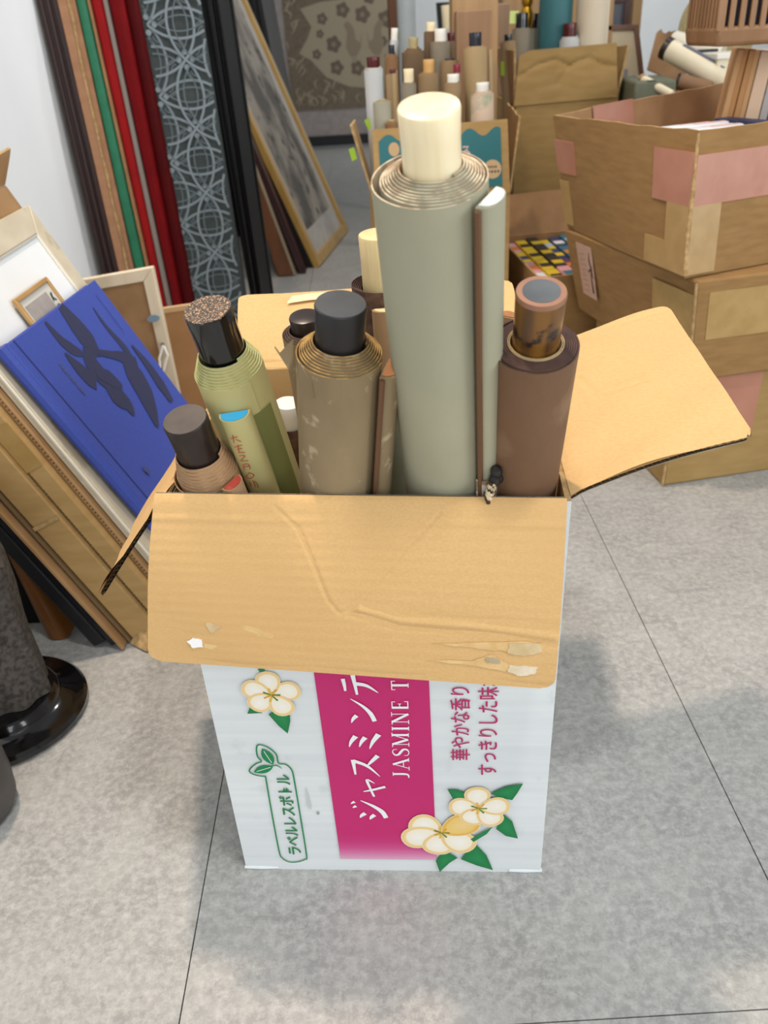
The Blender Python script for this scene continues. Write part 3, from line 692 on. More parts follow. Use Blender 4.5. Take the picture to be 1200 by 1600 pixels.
# half-hidden ones behind
bgs = lambda base, top: leanin(base, top, .006)
p0, p1 = bgs((.098, .205, .006), (.0899, .100, .4719))
scroll('half-hidden scroll with a plum knob, behind the flat black knob', p0, p1, .0190, .0115, .010, GREY_CLOTH, RUST_EDGE, DARK_ROLL, n=4, cone=.004, seg=32, group=IN)
p0, p1 = bgs((.145, .216, .006), (.1419, .170, .4888))
scroll('half-hidden dark brown scroll with a tapering ivory knob, behind the tallest scroll', p0, p1, .0250, .0160, .0420, BROWN_EDGE, RUST_EDGE, IVORY_DK,
       n=6, cone=-.004, seg=48, group=IN, stave=(.024, .009, -.012, TAN, IVORY_DK, -85, 0), t_fill=.5)
p0, p1 = bgs((.030, .220, .006), (.0545, .170, .3627))
scroll('small scroll with a white knob, between the green and the grey-brown scrolls', p0, p1, .0165, .0115, .020, BROWN_EDGE, BROWN_EDGE, WHITE_KNOB, n=5, cone=.008, seg=32, group=IN)
p0, p1 = bgs((.150, .168, .006), (.1511, .115, .4223))
scroll('grey-green scroll sunk low between the grey-brown and the tallest scrolls', p0, p1, .0150, .008, .004, mat('grey_green_cloth', '#7d7f6c', '#6f715f', .8, 20), GREY_EDGE, BLACK_WOOD, n=5, cone=.004, seg=32, group=IN)
p0, p1 = bgs((.228, .222, .006), (.228, .110, .4516))
scroll('scroll with a tan wooden stave end, half hidden right of the tallest scroll', p0, p1, .0180, .010, .008, TAN, RUST_EDGE, DARK_ROLL, n=4, cone=.002, seg=32, group=IN,
       stave=(.016, .009, .016, TAN, WOODEND, 60, 0))

# ================================================================== stack of cartons at the right
def F4(*p): return [V(q) for q in p]
# lowest
T = Thing('carton', 'closed cardboard carton at the bottom of the right-hand stack, pink tape on its seam', 'box', (.6, 1.35, 0), 'stacked cartons')
d1, d2 = V((.97, .173, 0)), V((-.13, .9915, 0))
f0 = V((.452, 1.165, 0)); w1, w2, hh = .42, .33, .183
b = [f0, f0+d1*w1, f0+d1*w1+d2*w2, f0+d2*w2]; t = [p+V((0.004, 0, hh)) for p in b]
mb = MB(); mb.hexa(b, t); T.part('carton_body', mb, CARD3, bevel=.004)
fr = onface(b[0], b[1], t[1], t[0]); tape(T, fr(.10, .42, .34, .985), TAPE_PINK); tape(T, [t[0]+d1*.042+V((0,0,.0006)), t[0]+d1*.142+V((0,0,.0006)), t[0]+d1*.142+d2*.3+V((0,0,.0006)), t[0]+d1*.042+d2*.3+V((0,0,.0006))], TAPE_PINK)
mb = MB(); mb.tube([b[0]+V((-.001, -.001, .003)), t[0]+V((-.001, -.001, -.004))], .0022, 6); T.part('corner_fold', mb, CARD_EDGE)
# middle
T = Thing('carton', 'cardboard carton in the middle of the right-hand stack, faded paper label on its left side', 'box', (.6, 1.35, .183), 'stacked cartons')
b = F4((.464, 1.150, .1835), (.464+.40, 1.150+.075, .1835), (.80, 1.62, .1835), (.392, 1.545, .1835)); t = F4((.452, 1.138, .338), (.86, 1.222, .338), (.79, 1.62, .338), (.350, 1.520, .338))
mb = MB(); mb.hexa(b, t); T.part('carton_body', mb, CARD, bevel=.004)
lf = onface(b[3], b[0], t[0], t[3]); fr = onface(b[0], b[1], t[1], t[0])
tape(T, fr(.05, .42, .42, .88), TAPE_TAN); tape(T, lf(.72, .42, 1.0, .86), TAPE_TAN)
c = lf(.10, .28, .24, .90); tape(T, c, mat('faded_label', '#cda894', '#c49c86', .7, 40), name='paper_label')
n = (c[1]-c[0]).cross(c[3]-c[0]).normalized(); P = Print(n, .0009); cf = bil(*c)
for k in range(8): P.stroke([cf(.15+.02*(k % 2), .1+.1*k), cf(.55, .1+.1*k+.03)], .0008, '#8e7468', smooth=False)
P.stroke([cf(.82, .9), cf(.78, .72), cf(.86, .6), cf(.8, .4), cf(.84, .12)], (.001, .004, .005, .003, .006), '#3c332f')
P.stroke([cf(.62, .5), cf(.8, .56), cf(.95, .42)], (.001, .004, .001), '#3c332f')
T.part('label_marks', P, PRINT)
mb = MB(); mb.tube([b[0]+V((-.001, -.001, .003)), t[0]+V((-.001, -.001, -.004))], .002, 6); T.part('corner_fold', mb, CARD_EDGE)
# upper, open
T = Thing('carton', 'open cardboard carton on top of the right-hand stack, pink tape on its corners, books inside', 'box', (.6, 1.35, .34), 'stacked cartons')
UC = T
b = F4((.437, 1.148, .3395), (.437+.41, 1.148+.165, .3395), (.775, 1.70, .3395), (.357, 1.520, .3395)); t = F4((.443, 1.180, .5245), (.86, 1.345, .530), (.78, 1.735, .552), (.320, 1.515, .5230))
carton(T, b, t, CARD, CARD_IN, th=.005, nu=14, nv=5, bow=.003, jit=.0012)
lf = onface(b[3], b[0], t[0], t[3]); fr = onface(b[0], b[1], t[1], t[0]); bw = onface(b[3], b[2], t[2], t[3])
for c, m in ((lf(.0, .52, .16, .80), TAPE_PINK), (lf(.76, .50, 1.0, .86), TAPE_PINK), (fr(.0, .50, .75, .84), TAPE_PINK), (lf(.86, .02, 1.0, .50), TAPE_CLR), (fr(.0, .02, .11, .50), TAPE_CLR), (lf(.0, .05, .08, .45), TAPE_CLR), (lf(.72, .02, .86, .22), TAPE_CLR)):
    tape(T, c, m, .0035, nu=10)
c = bw(.16, .68, .33, 1.02); tape(T, [c[1]-V((0, .009, 0)), c[0]-V((0, .009, 0)), c[3]-V((0, .009, 0)), c[2]-V((0, .009, 0))][::1], TAPE_PINK, .001, nu=4)
mb = MB(); mb.tube([b[0]+V((.000, -.001, .004)), lerp(b[0], t[0], .3)+V((-.002, -.002, 0)), lerp(b[0], t[0], .6)+V((0, -.001, 0)), t[0]+V((0, 0, -.003))], [.004, .003, .0035, .002], 6); T.part('torn_corner', mb, CARD_EDGE)

# booklets and cased books inside the upper carton
BK = 'white booklets in the upper carton'
wcol = [mat('booklet_white', '#eef0f4', rough=.5), mat('booklet_pink', '#f2cfc9', rough=.5)]
NAV = mat('booklet_navy', '#2f3a5e', rough=.5)
dl = V((.93, .37, 0)).normalized(); dd = V((-dl.y, dl.x, 0)); bc = V((.468, 1.262, .3455))
ords = ['first', 'second', 'third', 'fourth', 'fifth', 'sixth', 'seventh', 'eighth', 'ninth', 'tenth', 'eleventh', 'twelfth', 'thirteenth', 'fourteenth']
for k in range(7):
    T = Thing('booklet', ('white booklet with a pink edge, %s from the front rim in the upper right carton' % ords[k]) if k < 6 else 'white booklet farthest from the front rim in the upper right carton', 'book', bc+dd*(.022*k), BK)
    o = bc+dd*(.022*k); mb = MB(); L_ = .155+.006*(k % 3)
    q = [o, o+dl*L_, o+dl*L_+dd*.019, o+dd*.019]; mb.hexa(q, [p+V((0, 0, .160+.002*(k % 2))) for p in q]); T.part('cover', mb, wcol[0], bevel=.0015)
    zt_ = .1605+.002*(k % 2); mb = MB(); q2 = [o+dl*(L_*.62)+dd*.002, o+dl*(L_-.003)+dd*.002, o+dl*(L_-.003)+dd*.010, o+dl*(L_*.62)+dd*.010]
    mb.hexa([p+V((0, 0, zt_)) for p in q2], [p+V((0, 0, zt_+.0005)) for p in q2]); T.part('pink_edge', mb, wcol[1])
for k in range(2):
    o = bc+dl*.170+dd*(.045+.052*k); mb = MB(); q = [o, o+dl*.03, o+dl*.03+dd*.05, o+dd*.05]
    T = Thing('booklet', 'navy blue booklet upright beside the white ones, %s' % ('nearer the front' if k == 0 else 'nearer the back'), 'book', o, 'navy booklets')
    mb.hexa(q, [p+V((0, 0, .164)) for p in q]); T.part('cover', mb, NAV, bevel=.0015)
cols = [('tan slipcased book leaning at the left of the row in the upper right carton', '#c99a68', '#b9844f'), ('tan slipcased book, second from the left, leaning in the upper right carton', '#bf8c58', '#c99a68'),
        ('pale pink book leaning between tan and grey ones in the upper right carton', '#e3c3a4', None), ('grey book leaning near the right edge in the upper right carton', '#b9b3b0', None), ('pink-red book leaning at the far right in the upper right carton', '#c8526c', None)]
y0 = 1.36
pxb = [(1126, 186, 1144, 188), (1145, 188, 1162, 190), (1163, 190, 1184, 192), (1185, 192, 1195, 193), (1196, 193, 1222, 195)]
pb = [V((0.5929, 1.4900, 0.5067)), V((0.6124, 1.4900, 0.5037)), V((0.6319, 1.4900, 0.5007)), V((0.6558, 1.4900, 0.4975)), V((0.6701, 1.4900, 0.4948)), V((0.7005, 1.4900, 0.4912))]
pt_ = [V((0.6052, 1.4900, 0.6056)), V((0.6239, 1.4900, 0.6038)), V((0.6427, 1.4900, 0.6010)), V((0.6657, 1.4900, 0.5980)), V((0.6795, 1.4900, 0.5955)), V((0.7088, 1.4900, 0.5922))]
for k, (lb, c1, c2) in enumerate(cols):
    dv = V((.03, .10, 0)); up_ = (pt_[k]-pb[k]); tb = pb[k]-up_*((pb[k].z-.3460)/up_.z); tb2 = pb[k+1]-(pt_[k+1]-pb[k+1])*((pb[k+1].z-.3460)/(pt_[k+1]-pb[k+1]).z)
    g = V((.0006, 0, 0)); T = Thing('cased_book', lb, 'book', tb, 'cased books in the upper carton')
    mb = MB(); mb.hexa([tb+g, tb2-g, tb2-g+dv, tb+g+dv], [pt_[k]+g, pt_[k+1]-g, pt_[k+1]-g+dv, pt_[k]+g+dv]); T.part('slipcase' if c2 else 'cover', mb, mat('book_cloth', c1, rough=.7), bevel=.002)
    if c2:
        mb = MB(); l0, l1 = lerp(tb, tb2, .55), lerp(tb, tb2, .95); u0, u1 = lerp(pt_[k], pt_[k+1], .55), lerp(pt_[k], pt_[k+1], .95); e = V((0, -.0006, 0))
        mb.hexa([l0+e, l1+e, l1, l0], [u0+e, u1+e, u1, u0]); T.part('paper_strip', mb, mat('book_strip', c2, rough=.7))

# slatted wooden basket on the books
T = Thing('slatted_basket', 'brown wooden slatted basket resting on top of the leaning books, top right corner', 'basket', (.62, 1.45, .60))
WD = mat('basket_wood', '#9a7350', '#87623f', .5, 30, (1, 1, .2)); DK = mat('basket_lining', '#151a26', rough=.8)
ys = 1.38
bl_, br_ = V((0.5251, 1.3800, 0.6131)), V((0.6927, 1.3800, 0.5961)); tl_ = V((0.5025, 1.3800, 0.7044))
bx0, bz = bl_.x, bl_.z; hz = tl_.z-bz; wid = .21; dep = .14
mb = MB(); prof = []
for k in range(7): a = math.pi/2*k/6; prof.append((.012-.012*math.sin(a), .0+.012-.012*math.cos(a)))
q = [(bx0+.004, ys+.004), (bx0+wid-.004, ys+.004), (bx0+wid-.004, ys+dep-.004), (bx0+.004, ys+dep-.004)]
q2 = [(bx0, ys), (bx0+wid, ys), (bx0+wid, ys+dep), (bx0, ys+dep)]
mb.hexa([(x, y, bz) for x, y in q], [(x, y, bz+.026) for x, y in q2]); T.part('base_rail', mb, WD, bevel=.006, bseg=3)
mb = MB(); mb.hexa([(x, y, bz+hz-.018) for x, y in q2], [(x, y, bz+hz) for x, y in q2]); T.part('top_rail', mb, WD, bevel=.004)
mb = MB(); mb.box((bx0+wid/2, ys+dep/2+.002, bz+hz/2), (wid-.014, dep-.014, hz-.05)); T.part('dark_lining', mb, DK)
for k in range(14):
    x = bx0+.006+k*(wid-.012)/13; mb = MB(); mb.box((x, ys+.004, bz+hz/2), (.0085 if 0 < k < 13 else .012, .006, hz-.04)); T.part('slat', mb, WD, bevel=.001)
for k in range(9):
    y = ys+.018+k*(dep-.03)/8; mb = MB(); mb.box((bx0+.004, y, bz+hz/2), (.006, .0085, hz-.04)); T.part('slat', mb, WD, bevel=.001)

# carton of comics behind the bamboo-ended scroll
T = Thing('carton', 'low open carton packed with colourful comics, left of the stacked cartons', 'box', (.42, 1.75, 0), 'low cartons')
b = F4((.318, 1.56, 0), (.66, 1.62, 0), (.62, 1.98, 0), (.298, 1.93, 0)); t = F4((.316, 1.56, .242), (.66, 1.62, .242), (.62, 1.98, .242), (.296, 1.93, .242))
carton(T, b, t, CARD, CARD_IN, th=.004)
panel(T, 'back_flap', [b[3]+V((0, 0, .242)), b[2]+V((0, 0, .242)), b[2]+V((0, .03, .33)), b[3]+V((.004, .03, .325))], .004, CARD_IN)
mb = MB(); mb.lathe([(.0001, -.001), (.012, -.001), (.012, .001), (.0001, .001)], 16); mb.v = [(.3095+z*1.0-.001, 1.66+x*1.6, .185+y) for x, y, z in mb.v]; T.part('hand_hole', mb, DK)
rnd = random.Random(21)
pal = [('yellow', '#e6c72c'), ('white', '#e9eaee'), ('pink', '#e2a6b0'), ('dark blue', '#27406e'), ('black', '#20222a'), ('orange', '#df8338'), ('pale blue', '#a9c6dc'), ('teal', '#2f6f86'), ('purple', '#5f3a6a')]
pmats = {k: mat('comic_'+k.replace(' ', '_'), c, rough=.45) for k, c in pal}
rows = ['front', 'second', 'third', 'fourth']; seq = [[1, 0, 2, 0, 5, 1, 0, 2, 5, 0, 1, 2], [2, 0, 4, 8, 3, 4, 1, 3, 8, 4, 1, 6], [0, 0, 4, 3, 7, 1, 1, 6, 1, 1, 1, 3], [2, 0, 4, 0, 3, 7, 1, 6, 3, 1, 5, 5]]
e1 = (b[1]-b[0]).normalized(); e2 = (b[3]-b[0]).normalized(); o0 = b[0]+e1*.008+e2*.008
for r in range(4):
    for k in range(12):
        cn, cc = pal[seq[r][k]]; o = o0+e1*(.0262*k)+e2*(.088*r)+V((0, 0, .01)); h_ = .218+.004*((k*7+r*3) % 3)
        T = Thing('comic_book', '%s comic, %s from the left in the %s row of the low carton' % (cn, ords[k], rows[r]), 'book', o, 'comics in the low carton')
        mb = MB(); q = [o, o+e1*.0245, o+e1*.0245+e2*.084, o+e2*.084]; mb.hexa(q, [p+V((0, 0, h_)) for p in q]); T.part('cover', mb, pmats[cn], bevel=.001)
        c2 = pal[(seq[r][k]+3+k) % 9][0]; mb = MB(); a_, b_ = e2*.018, e2*.045
        q = [o+e1*.001+a_, o+e1*.0235+a_, o+e1*.0235+b_, o+e1*.001+b_]; mb.hexa([p+V((0, 0, h_)) for p in q], [p+V((0, 0, h_+.0005)) for p in q]); T.part('spine_print', mb, pmats[c2])

# ================================================================== teal printed carton with many scrolls
T = Thing('drink_carton', 'kraft carton with a teal printed front flap raised, full of scrolls, behind the white carton', 'box', (.15, 1.77, 0))
yb = 1.65
b = F4((.013, yb, 0), (.275, yb, 0), (.285, yb+.25, 0), (.005, yb+.25, 0)); t = F4((.017, yb, .386), (.274, yb, .382), (.284, yb+.25, .39), (.01, yb+.25, .39))
carton(T, b, t, CARD2, CARD_IN, th=.004)
ff = [V((0.0197, 1.6450, 0.3885)), V((0.2732, 1.6450, 0.3833)), V((0.2663, 1.6500, 0.5092)), V((0.0194, 1.6500, 0.5046))]
panel(T, 'front_flap', ff, .004, CARD2)
ff = [V(p) for p in ff]; n = (ff[1]-ff[0]).cross(ff[3]-ff[0]).normalized(); P = Print(n, .0012); F_ = bil(*ff)
TE = '#2b6f74'; top = []; N_ = 60
for k in range(N_+1):
    s = .045+.90*k/N_; top.append(F_(s, .86+.055*math.cos(s*2*math.pi*5+2.6)))
botl = [F_(.045+.90*k/N_, .09) for k in range(N_+1)]
P.strip(botl, top, [TE]*(N_+1))
fx, fy = (ff[1]-ff[0]).normalized(), (ff[3]-ff[0]).normalized()
P.lay(ell(F_(.155, .70), fx, fy, .010, .012), '#c9a578')
P.lay(ell(F_(.875, .34), fx, fy, .0165, .0165, 28), '#cfae82')
for r_, (a_, b_) in enumerate(((.845, .90), (.84, .915))):
    for k in range(4): P.stroke([F_(a_+(b_-a_)*k/3.2, .375-.065*r_), F_(a_+(b_-a_)*(k+.6)/3.2, .37-.065*r_)], .004, '#4a4a48', smooth=False)
def tp(x, y_): return F_(.655+x*.06, .58+y_*.1)
for st__ in ([(.1, .9), (.8, .9), (.5, .4), (0, 0)], [(.5, .45), (.95, .0)]): P.stroke([tp(*q) for q in st__], .003, '#d9b7ae', smooth=False)
T.part('teal_print', P, PRINT)
lft = [V((.012, yb+.245, .388)), V((.014, yb+.005, .384)), V((-0.0197, 1.6550, 0.5116)), V((-0.0138, 1.8800, 0.5006))]
panel(T, 'left_flap', lft, .004, CARD2, jit=.004)
rgt = [V((.277, yb+.005, .384)), V((.286, yb+.245, .39)), V((0.3062, 1.8850, 0.5163)), V((0.2976, 1.6900, 0.5085))]
panel(T, 'right_flap', rgt, .004, CARD, jit=.003)
mb = MB(); c = [V((-0.0247, 1.6450, 0.4754)), V((-0.0151, 1.6450, 0.4781)), V((-0.0106, 1.6450, 0.4584)), V((-0.0203, 1.6450, 0.4545))]; mb.prism(c, [p-V((0, .0008, 0)) for p in c]); T.part('sticky_note', mb, LIME)
mb = MB(); c = [V((0.0067, 1.7000, 0.5170)), V((0.0164, 1.7000, 0.5208)), V((0.0191, 1.7000, 0.5055)), V((0.0139, 1.7000, 0.4992))]; mb.prism(c, [p-V((0, .0008, 0)) for p in c]); T.part('sticky_note', mb, LIME)

TS = 'scrolls in the teal printed carton'
def bgmat(n_, c1, c2): return mat(n_, c1, c2, .8, 16, (1, 1, .5), bump=.1, bscale=150)
BW = bgmat('white_silk', '#cfd0ce', '#c3c5c4'); BB = bgmat('brown_silk', '#7d654a', '#6e573e'); BG = bgmat('grey_silk', '#948a78', '#897f6c'); BT_ = bgmat('beige_silk', '#a58a66', '#987d5a')
BTL = bgmat('light_beige_silk', '#bfa67c', '#b2986d'); BFL = mat('flowered_silk', '#d8bfa6', '#a4ad8e', .8, 26, lo=.46, hi=.56); BPG = bgmat('pale_grey_silk', '#a9a592', '#9d9986')
IV = IVORY; OL = mat('olive_knob', '#b3a273', '#a39365', .4); TANK = bgmat('orange_tan_silk', '#94704a', '#866340'); DKN = mat('navy_knob', '#23232f', rough=.25)
def bg(label, Pt, R, rr, rl, cloth, knob, base, cone=.012, edge=TAN_EDGE, group=TS, stave=None, n=3): return scroll(label, base, Pt, R, rr, rl, cloth, edge, knob, n=n, cone=cone, seg=24, group=group, stave=stave, t_fill=.85)
bg('white scroll with a maroon knob, leftmost in the teal printed carton', V((0.0307, 1.7800, 0.5961)), .0195, .0125, .016, BW, RED_KNOB, (.036, 1.80, .005), .006)
bg('small orange-tan scroll with a navy knob, far left back of the teal printed carton', V((0.0681, 1.8500, 0.6106)), .0150, .0060, .012, TANK, DKN, (.05, 1.85, .005), .012)
bg('thin scroll with a tall white knob, back left corner of the teal printed carton', V((0.0759, 1.8850, 0.6405)), .0085, .0068, .020, BW, WHITE_KNOB, (.024, 1.884, .005), .002)
bg('wide brown scroll with an olive knob, back of the teal printed carton', V((0.1112, 1.8500, 0.6193)), .0250, .0095, .016, BB, OL, (.10, 1.85, .005), .010)
bg('brown scroll with a cream knob, farthest back in the teal printed carton', V((0.1485, 1.8850, 0.6510)), .0140, .0092, .015, BB, IV, (.128, 1.882, .005), .003)
bg('grey scroll with a square shoulder and cream-grey knob, back of the teal printed carton', V((0.1650, 1.8600, 0.6339)), .0215, .0115, .021, BG, WHITE_KNOB, (.155, 1.86, .005), .002)
bg('scroll with a plum knob just left of the brown wooden scroll case', V((0.1888, 1.8850, 0.6324)), .0110, .0080, .014, BB, RED_KNOB, (.19, 1.882, .005), .003)
bg('tan scroll with a pale wooden knob, middle of the teal printed carton', V((0.1357, 1.7900, 0.5816)), .0215, .0108, .020, BT_, GOLD_KNOB, (.130, 1.79, .005), .006)
bg('grey-white scroll with a tilted pale yellow knob, front left of the teal printed carton', V((0.0943, 1.7400, 0.5677)), .0150, .0095, .020, BG, IV, (.092, 1.74, .005), .008)
bg('grey-brown scroll with a flat dark end and no knob, centre of teal printed carton', V((0.1805, 1.8300, 0.6008)), .0195, .0100, .002, BT_, DKN, (.175, 1.82, .005), .003)
bg('scroll with a small crimson knob, beside the large beige scroll', V((0.1877, 1.7700, 0.5828)), .0080, .0066, .014, BT_, CRIM_KNOB, (.203, 1.77, .005), .001)
bg('tan scroll with a short white knob, front of the teal printed carton', V((0.1751, 1.7200, 0.5665)), .0170, .0112, .012, BT_, WHITE_KNOB, (.170, 1.72, .005), .005)
bg('large beige scroll with a black knob, right side of the teal printed carton', V((0.2265, 1.8000, 0.6206)), .0245, .0122, .021, BTL, DKN, (.240, 1.80, .005), .006, stave=(.012, .008, -.004, BTL, GOLD_KNOB, 0, 0))
bg('flowered pink and green scroll with a white knob, front right of the teal printed carton', V((0.2259, 1.6900, 0.5486)), .0235, .0120, .012, BFL, WHITE_KNOB, (.236, 1.69, .005), .008)
bg('pale grey scroll with an olive rim, front left corner of the teal printed carton', V((0.0416, 1.7000, 0.5451)), .0185, .0080, .001, BPG, OL, (.045, 1.70, .005), .004, edge=OL)
bg('short tan scroll end showing just above the teal flap', V((0.0568, 1.6750, 0.5121)), .0130, .0060, .001, TANK, OL, (.070, 1.69, .005), .004)
T = Thing('scroll_wrapper', 'folded beige paper wrapper with a plum top standing among the scrolls at left', 'wrapper', (.075, 1.76, .005), None)
mb = MB(); c0, c1, c2, c3 = V((0.0547, 1.7650, 0.5511)), V((0.0779, 1.7650, 0.5499)), V((0.0749, 1.7650, 0.5933)), V((0.0528, 1.7650, 0.5859))
lo_ = V((.062, 1.765, .005)); hi_ = V((.085, 1.765, .005)); dv = V((0, .008, 0))
mb.hexa([lo_, hi_, hi_+dv, lo_+dv], [c3, c2, c2+dv, c3+dv]); T.part('paper_fold', mb, BT_)
mb = MB(); mb.hexa([lerp(c3, c2, .55)+V((0, -.001, -.3)), lerp(c3, c2, .85)+V((0, -.001, -.3)), lerp(c3, c2, .85)+V((0, 0, -.3)), lerp(c3, c2, .55)+V((0, 0, -.3))], [lerp(c3, c2, .55)+V((0, -.001, 0)), lerp(c3, c2, .85)+V((0, -.001, 0)), lerp(c3, c2, .85), lerp(c3, c2, .55)]); T.part('pale_strip', mb, BTL)
mb = MB(); mb.box(tuple(lerp(c3, c2, .5)+V((.002, .004, .003))), (.012, .012, .008)); T.part('plum_top', mb, RED_KNOB, bevel=.002)

# ================================================================== tall carton with rolls, right of it
yt = 2.10
T = Thing('carton', 'tall cardboard carton with a creased raised flap, holding long rolls, behind the teal printed carton', 'box', (.47, 2.2, 0), 'tall cartons')
b = F4((.356, yt, 0), (.600, yt, 0), (.615, yt+.30, 0), (.350, yt+.30, 0)); t = F4((.357, yt, .495), (.592, yt, .500), (.605, yt+.30, .50), (.350, yt+.30, .50))
carton(T, b, t, CARD3, CARD_IN, th=.005)
fl = [V((0.3521, 2.0950, 0.4944)), V((0.5891, 2.0950, 0.5014)), V((0.5794, 2.1000, 0.6088)), V((0.3628, 2.1000, 0.6039))]
c = [V(p) for p in fl]; F_ = bil(*c)
K1 = [(.02, .55), (.18, .72), (.38, .80), (.52, .66), (.62, .74), (.72, .78), (.86, .62), (.98, .58)]
K2 = [(.52, .66), (.45, .45), (.42, .36)]
mb = MB()
def tf(s, t_):
    z = -.004*math.exp(-(sdist(s, t_, K1)/.045)**2)-.003*math.exp(-(sdist(s, t_, K2)/.04)**2)+.003*math.sin(6*s)*t_; p = F_(s, t_); p.y -= z
    if s < .12 and t_ > .8: p.z -= .01*(1-s/.12)*(t_-.8)/.2
    return p
mb.slab(tf, V((0, -1, 0)), .005, 40, 24, 0, 1, 2); T.part('front_flap', mb, [CARD3, CARD_IN, CARD_EDGE])
panel(T, 'left_flap', [V((.353, yt+.17, .5)), V((.354, yt+.01, .497)), V((0.3483, 2.0900, 0.6061)), V((0.3319, 2.2600, 0.6094))], .005, CARD_IN, CARD_IN)
panel(T, 'right_flap', [V((.594, yt+.01, .5)), V((.604, yt+.18, .5)), V((.620, yt+.18, .595)), V((.612, yt+.01, .602))], .005, CARD3)
mb = MB(); c = [V((0.3307, 2.1450, 0.5558)), V((0.3381, 2.1450, 0.5554)), V((0.3360, 2.1450, 0.5828)), V((0.3301, 2.1450, 0.5844))]; mb.prism(c, [p-V((.002, .001, 0)) for p in c]); T.part('sticky_note', mb, LIME)
mb = MB(); c = [V((0.3645, 2.2600, 0.6579)), V((0.3827, 2.2600, 0.6570)), V((0.3864, 2.2600, 0.6827)), V((0.3653, 2.2600, 0.6837))]; mb.prism(c, [p-V((0, .001, 0)) for p in c])
RS = 'rolls in the tall carton'
g1 = bg('pale grey scroll with a large black knob, left in the tall carton', V((0.3937, 2.2600, 0.6446)), .0230, .0150, .030, BG, BLACK_LAC, (.395, 2.25, .007), .004, group=RS)
g1.part('sticky_note', mb, LIME_PALE)
bg('scroll with a small black knob behind the first black knob, gold-topped', V((0.4357, 2.3300, 0.6426)), .0150, .0120, .030, BPG, BLACK_LAC, (.435, 2.34, .007), .004, group=RS)
bg('low brownish scroll with a pinched black knob, far left in the tall carton', V((0.3495, 2.1800, 0.6213)), .0200, .0090, .012, BT_, BLACK_LAC, (.385, 2.17, .007), .004, group=RS)
bg('white scroll with a dark red knob between the teal and the cream rolls', V((0.4935, 2.1900, 0.6175)), .0240, .0150, .025, BW, RED_KNOB, (.50, 2.18, .007), .010, group=RS)
T = Thing('gold_finial', 'small gold finial rising behind the black-knobbed scroll', 'ornament', (.452, 2.29, .007))
mb = MB(); mb.lathe([(.006, 0), (.006, .64), (.014, .655), (.016, .675), (.010, .69), (.014, .70), (.009, .73), (.004, .745)], 20); mb.v = [(V((0.4111, 2.2900, 0.6911)).x+x, 2.29+y, z) for x, y, z in mb.v]; T.part('finial', mb, mat('gold', '#c9962c', rough=.3, metal=.9))
def roll(label, x, y, z1, R, m, edge, lean=(0, 0)):
    T = Thing('paper_roll', label, 'roll', (x, y, .007), RS); mb = MB(); mb.lathe([(R*.93, 0), (R, .004), (R, z1), (R*.93, z1+.003), (R*.75, z1+.001), (R*.4, z1)], 32)
    mb.v = [(p[0]+x+lean[0]*p[2], p[1]+y+lean[1]*p[2], p[2]+.007) for p in mb.v]; T.part('rolled_paper', mb, m)
    mb = MB(); mb.lathe([(R*.2, z1-.02), (R*.2, z1+.008)], 16); mb.v = [(p[0]+x+lean[0]*p[2], p[1]+y+lean[1]*p[2], p[2]+.007) for p in mb.v]; T.part('roll_core', mb, edge)
    mb = MB(); mb.tube([(x+lean[0]*.01+R*.8, y-R*.6, .01), (x+lean[0]*z1+R*.8, y-R*.6+lean[1]*z1, z1)], .0022, 6); T.part('paper_edge', mb, m)
roll('tall teal roll standing in the tall carton, top edge of view', .470, 2.245, .85, .0385, mat('teal_paper', '#3d7277', '#366a70', .6, 20, (1, 1, .3)), TAN_EDGE)
roll('tall cream roll standing at the right of the tall carton', .550, 2.215, .82, .0375, mat('cream_paper', '#dccfb8', '#d3c4aa', .7, 16, (1, 1, .3)), TAN_EDGE)

# wooden / kraft scroll cases standing behind
def case(label, x0, x1, y, dep, z1, m, group='scroll cases behind the teal carton', lid=True):
    T = Thing('scroll_case', label, 'box', ((x0+x1)/2, y, 0), group); mb = MB()
    mb.hexa([(x0, y, 0), (x1, y, 0), (x1, y+dep, 0), (x0, y+dep, 0)], [(x0, y, z1), (x1, y, z1), (x1, y+dep, z1), (x0, y+dep, z1)]); T.part('case_body', mb, m, bevel=.003)
    if lid:
        mb = MB(); e = .0025; mb.hexa([(x0-e, y-e, z1-.05), (x1+e, y-e, z1-.05), (x1+e, y+dep+e, z1-.05), (x0-e, y+dep+e, z1-.05)], [(x0-e, y-e, z1), (x1+e, y-e, z1), (x1+e, y+dep+e, z1), (x0-e, y+dep+e, z1)]); 
        T.part('lid', mb, m, bevel=.002)
    return T
PW = mat('paulownia_brown', '#a27c5a', '#94704f', .6, 12, (6, 6, .3)); PW2 = mat('paulownia_tan', '#b99468', '#ab865b', .6, 12, (6, 6, .3)); PW3 = mat('paulownia_pink', '#b5957a', '#a98a6e', .6, 12, (6, 6, .3))
a_ = V((0.2084, 1.9700, 0.6863)); b_ = V((0.2817, 1.9700, 0.6837)); case('brown wooden scroll case standing behind the large beige scroll', a_.x, b_.x, 1.97, .05, a_.z, PW, lid=False)
a_ = V((0.2092, 2.0600, 0.6369)); b_ = V((0.3078, 2.0600, 0.6318)); case('taller tan case standing behind the brown scroll case', a_.x, b_.x, 2.06, .07, .80, PW2, lid=False)
a_ = V((0.3507, 2.4200, 0.7026)); b_ = V((0.3908, 2.4200, 0.7005)); case('pinkish wooden case standing to the right of the tan case', a_.x, b_.x, 2.42, .06, a_.z, PW3, lid=False)
a_ = V((0.4040, 2.6200, 0.7049)); b_ = V((0.7075, 2.6200, 0.6894)); case('wide tan case standing far behind the teal roll', a_.x, b_.x, 2.62, .10, .86, PW2, lid=True)

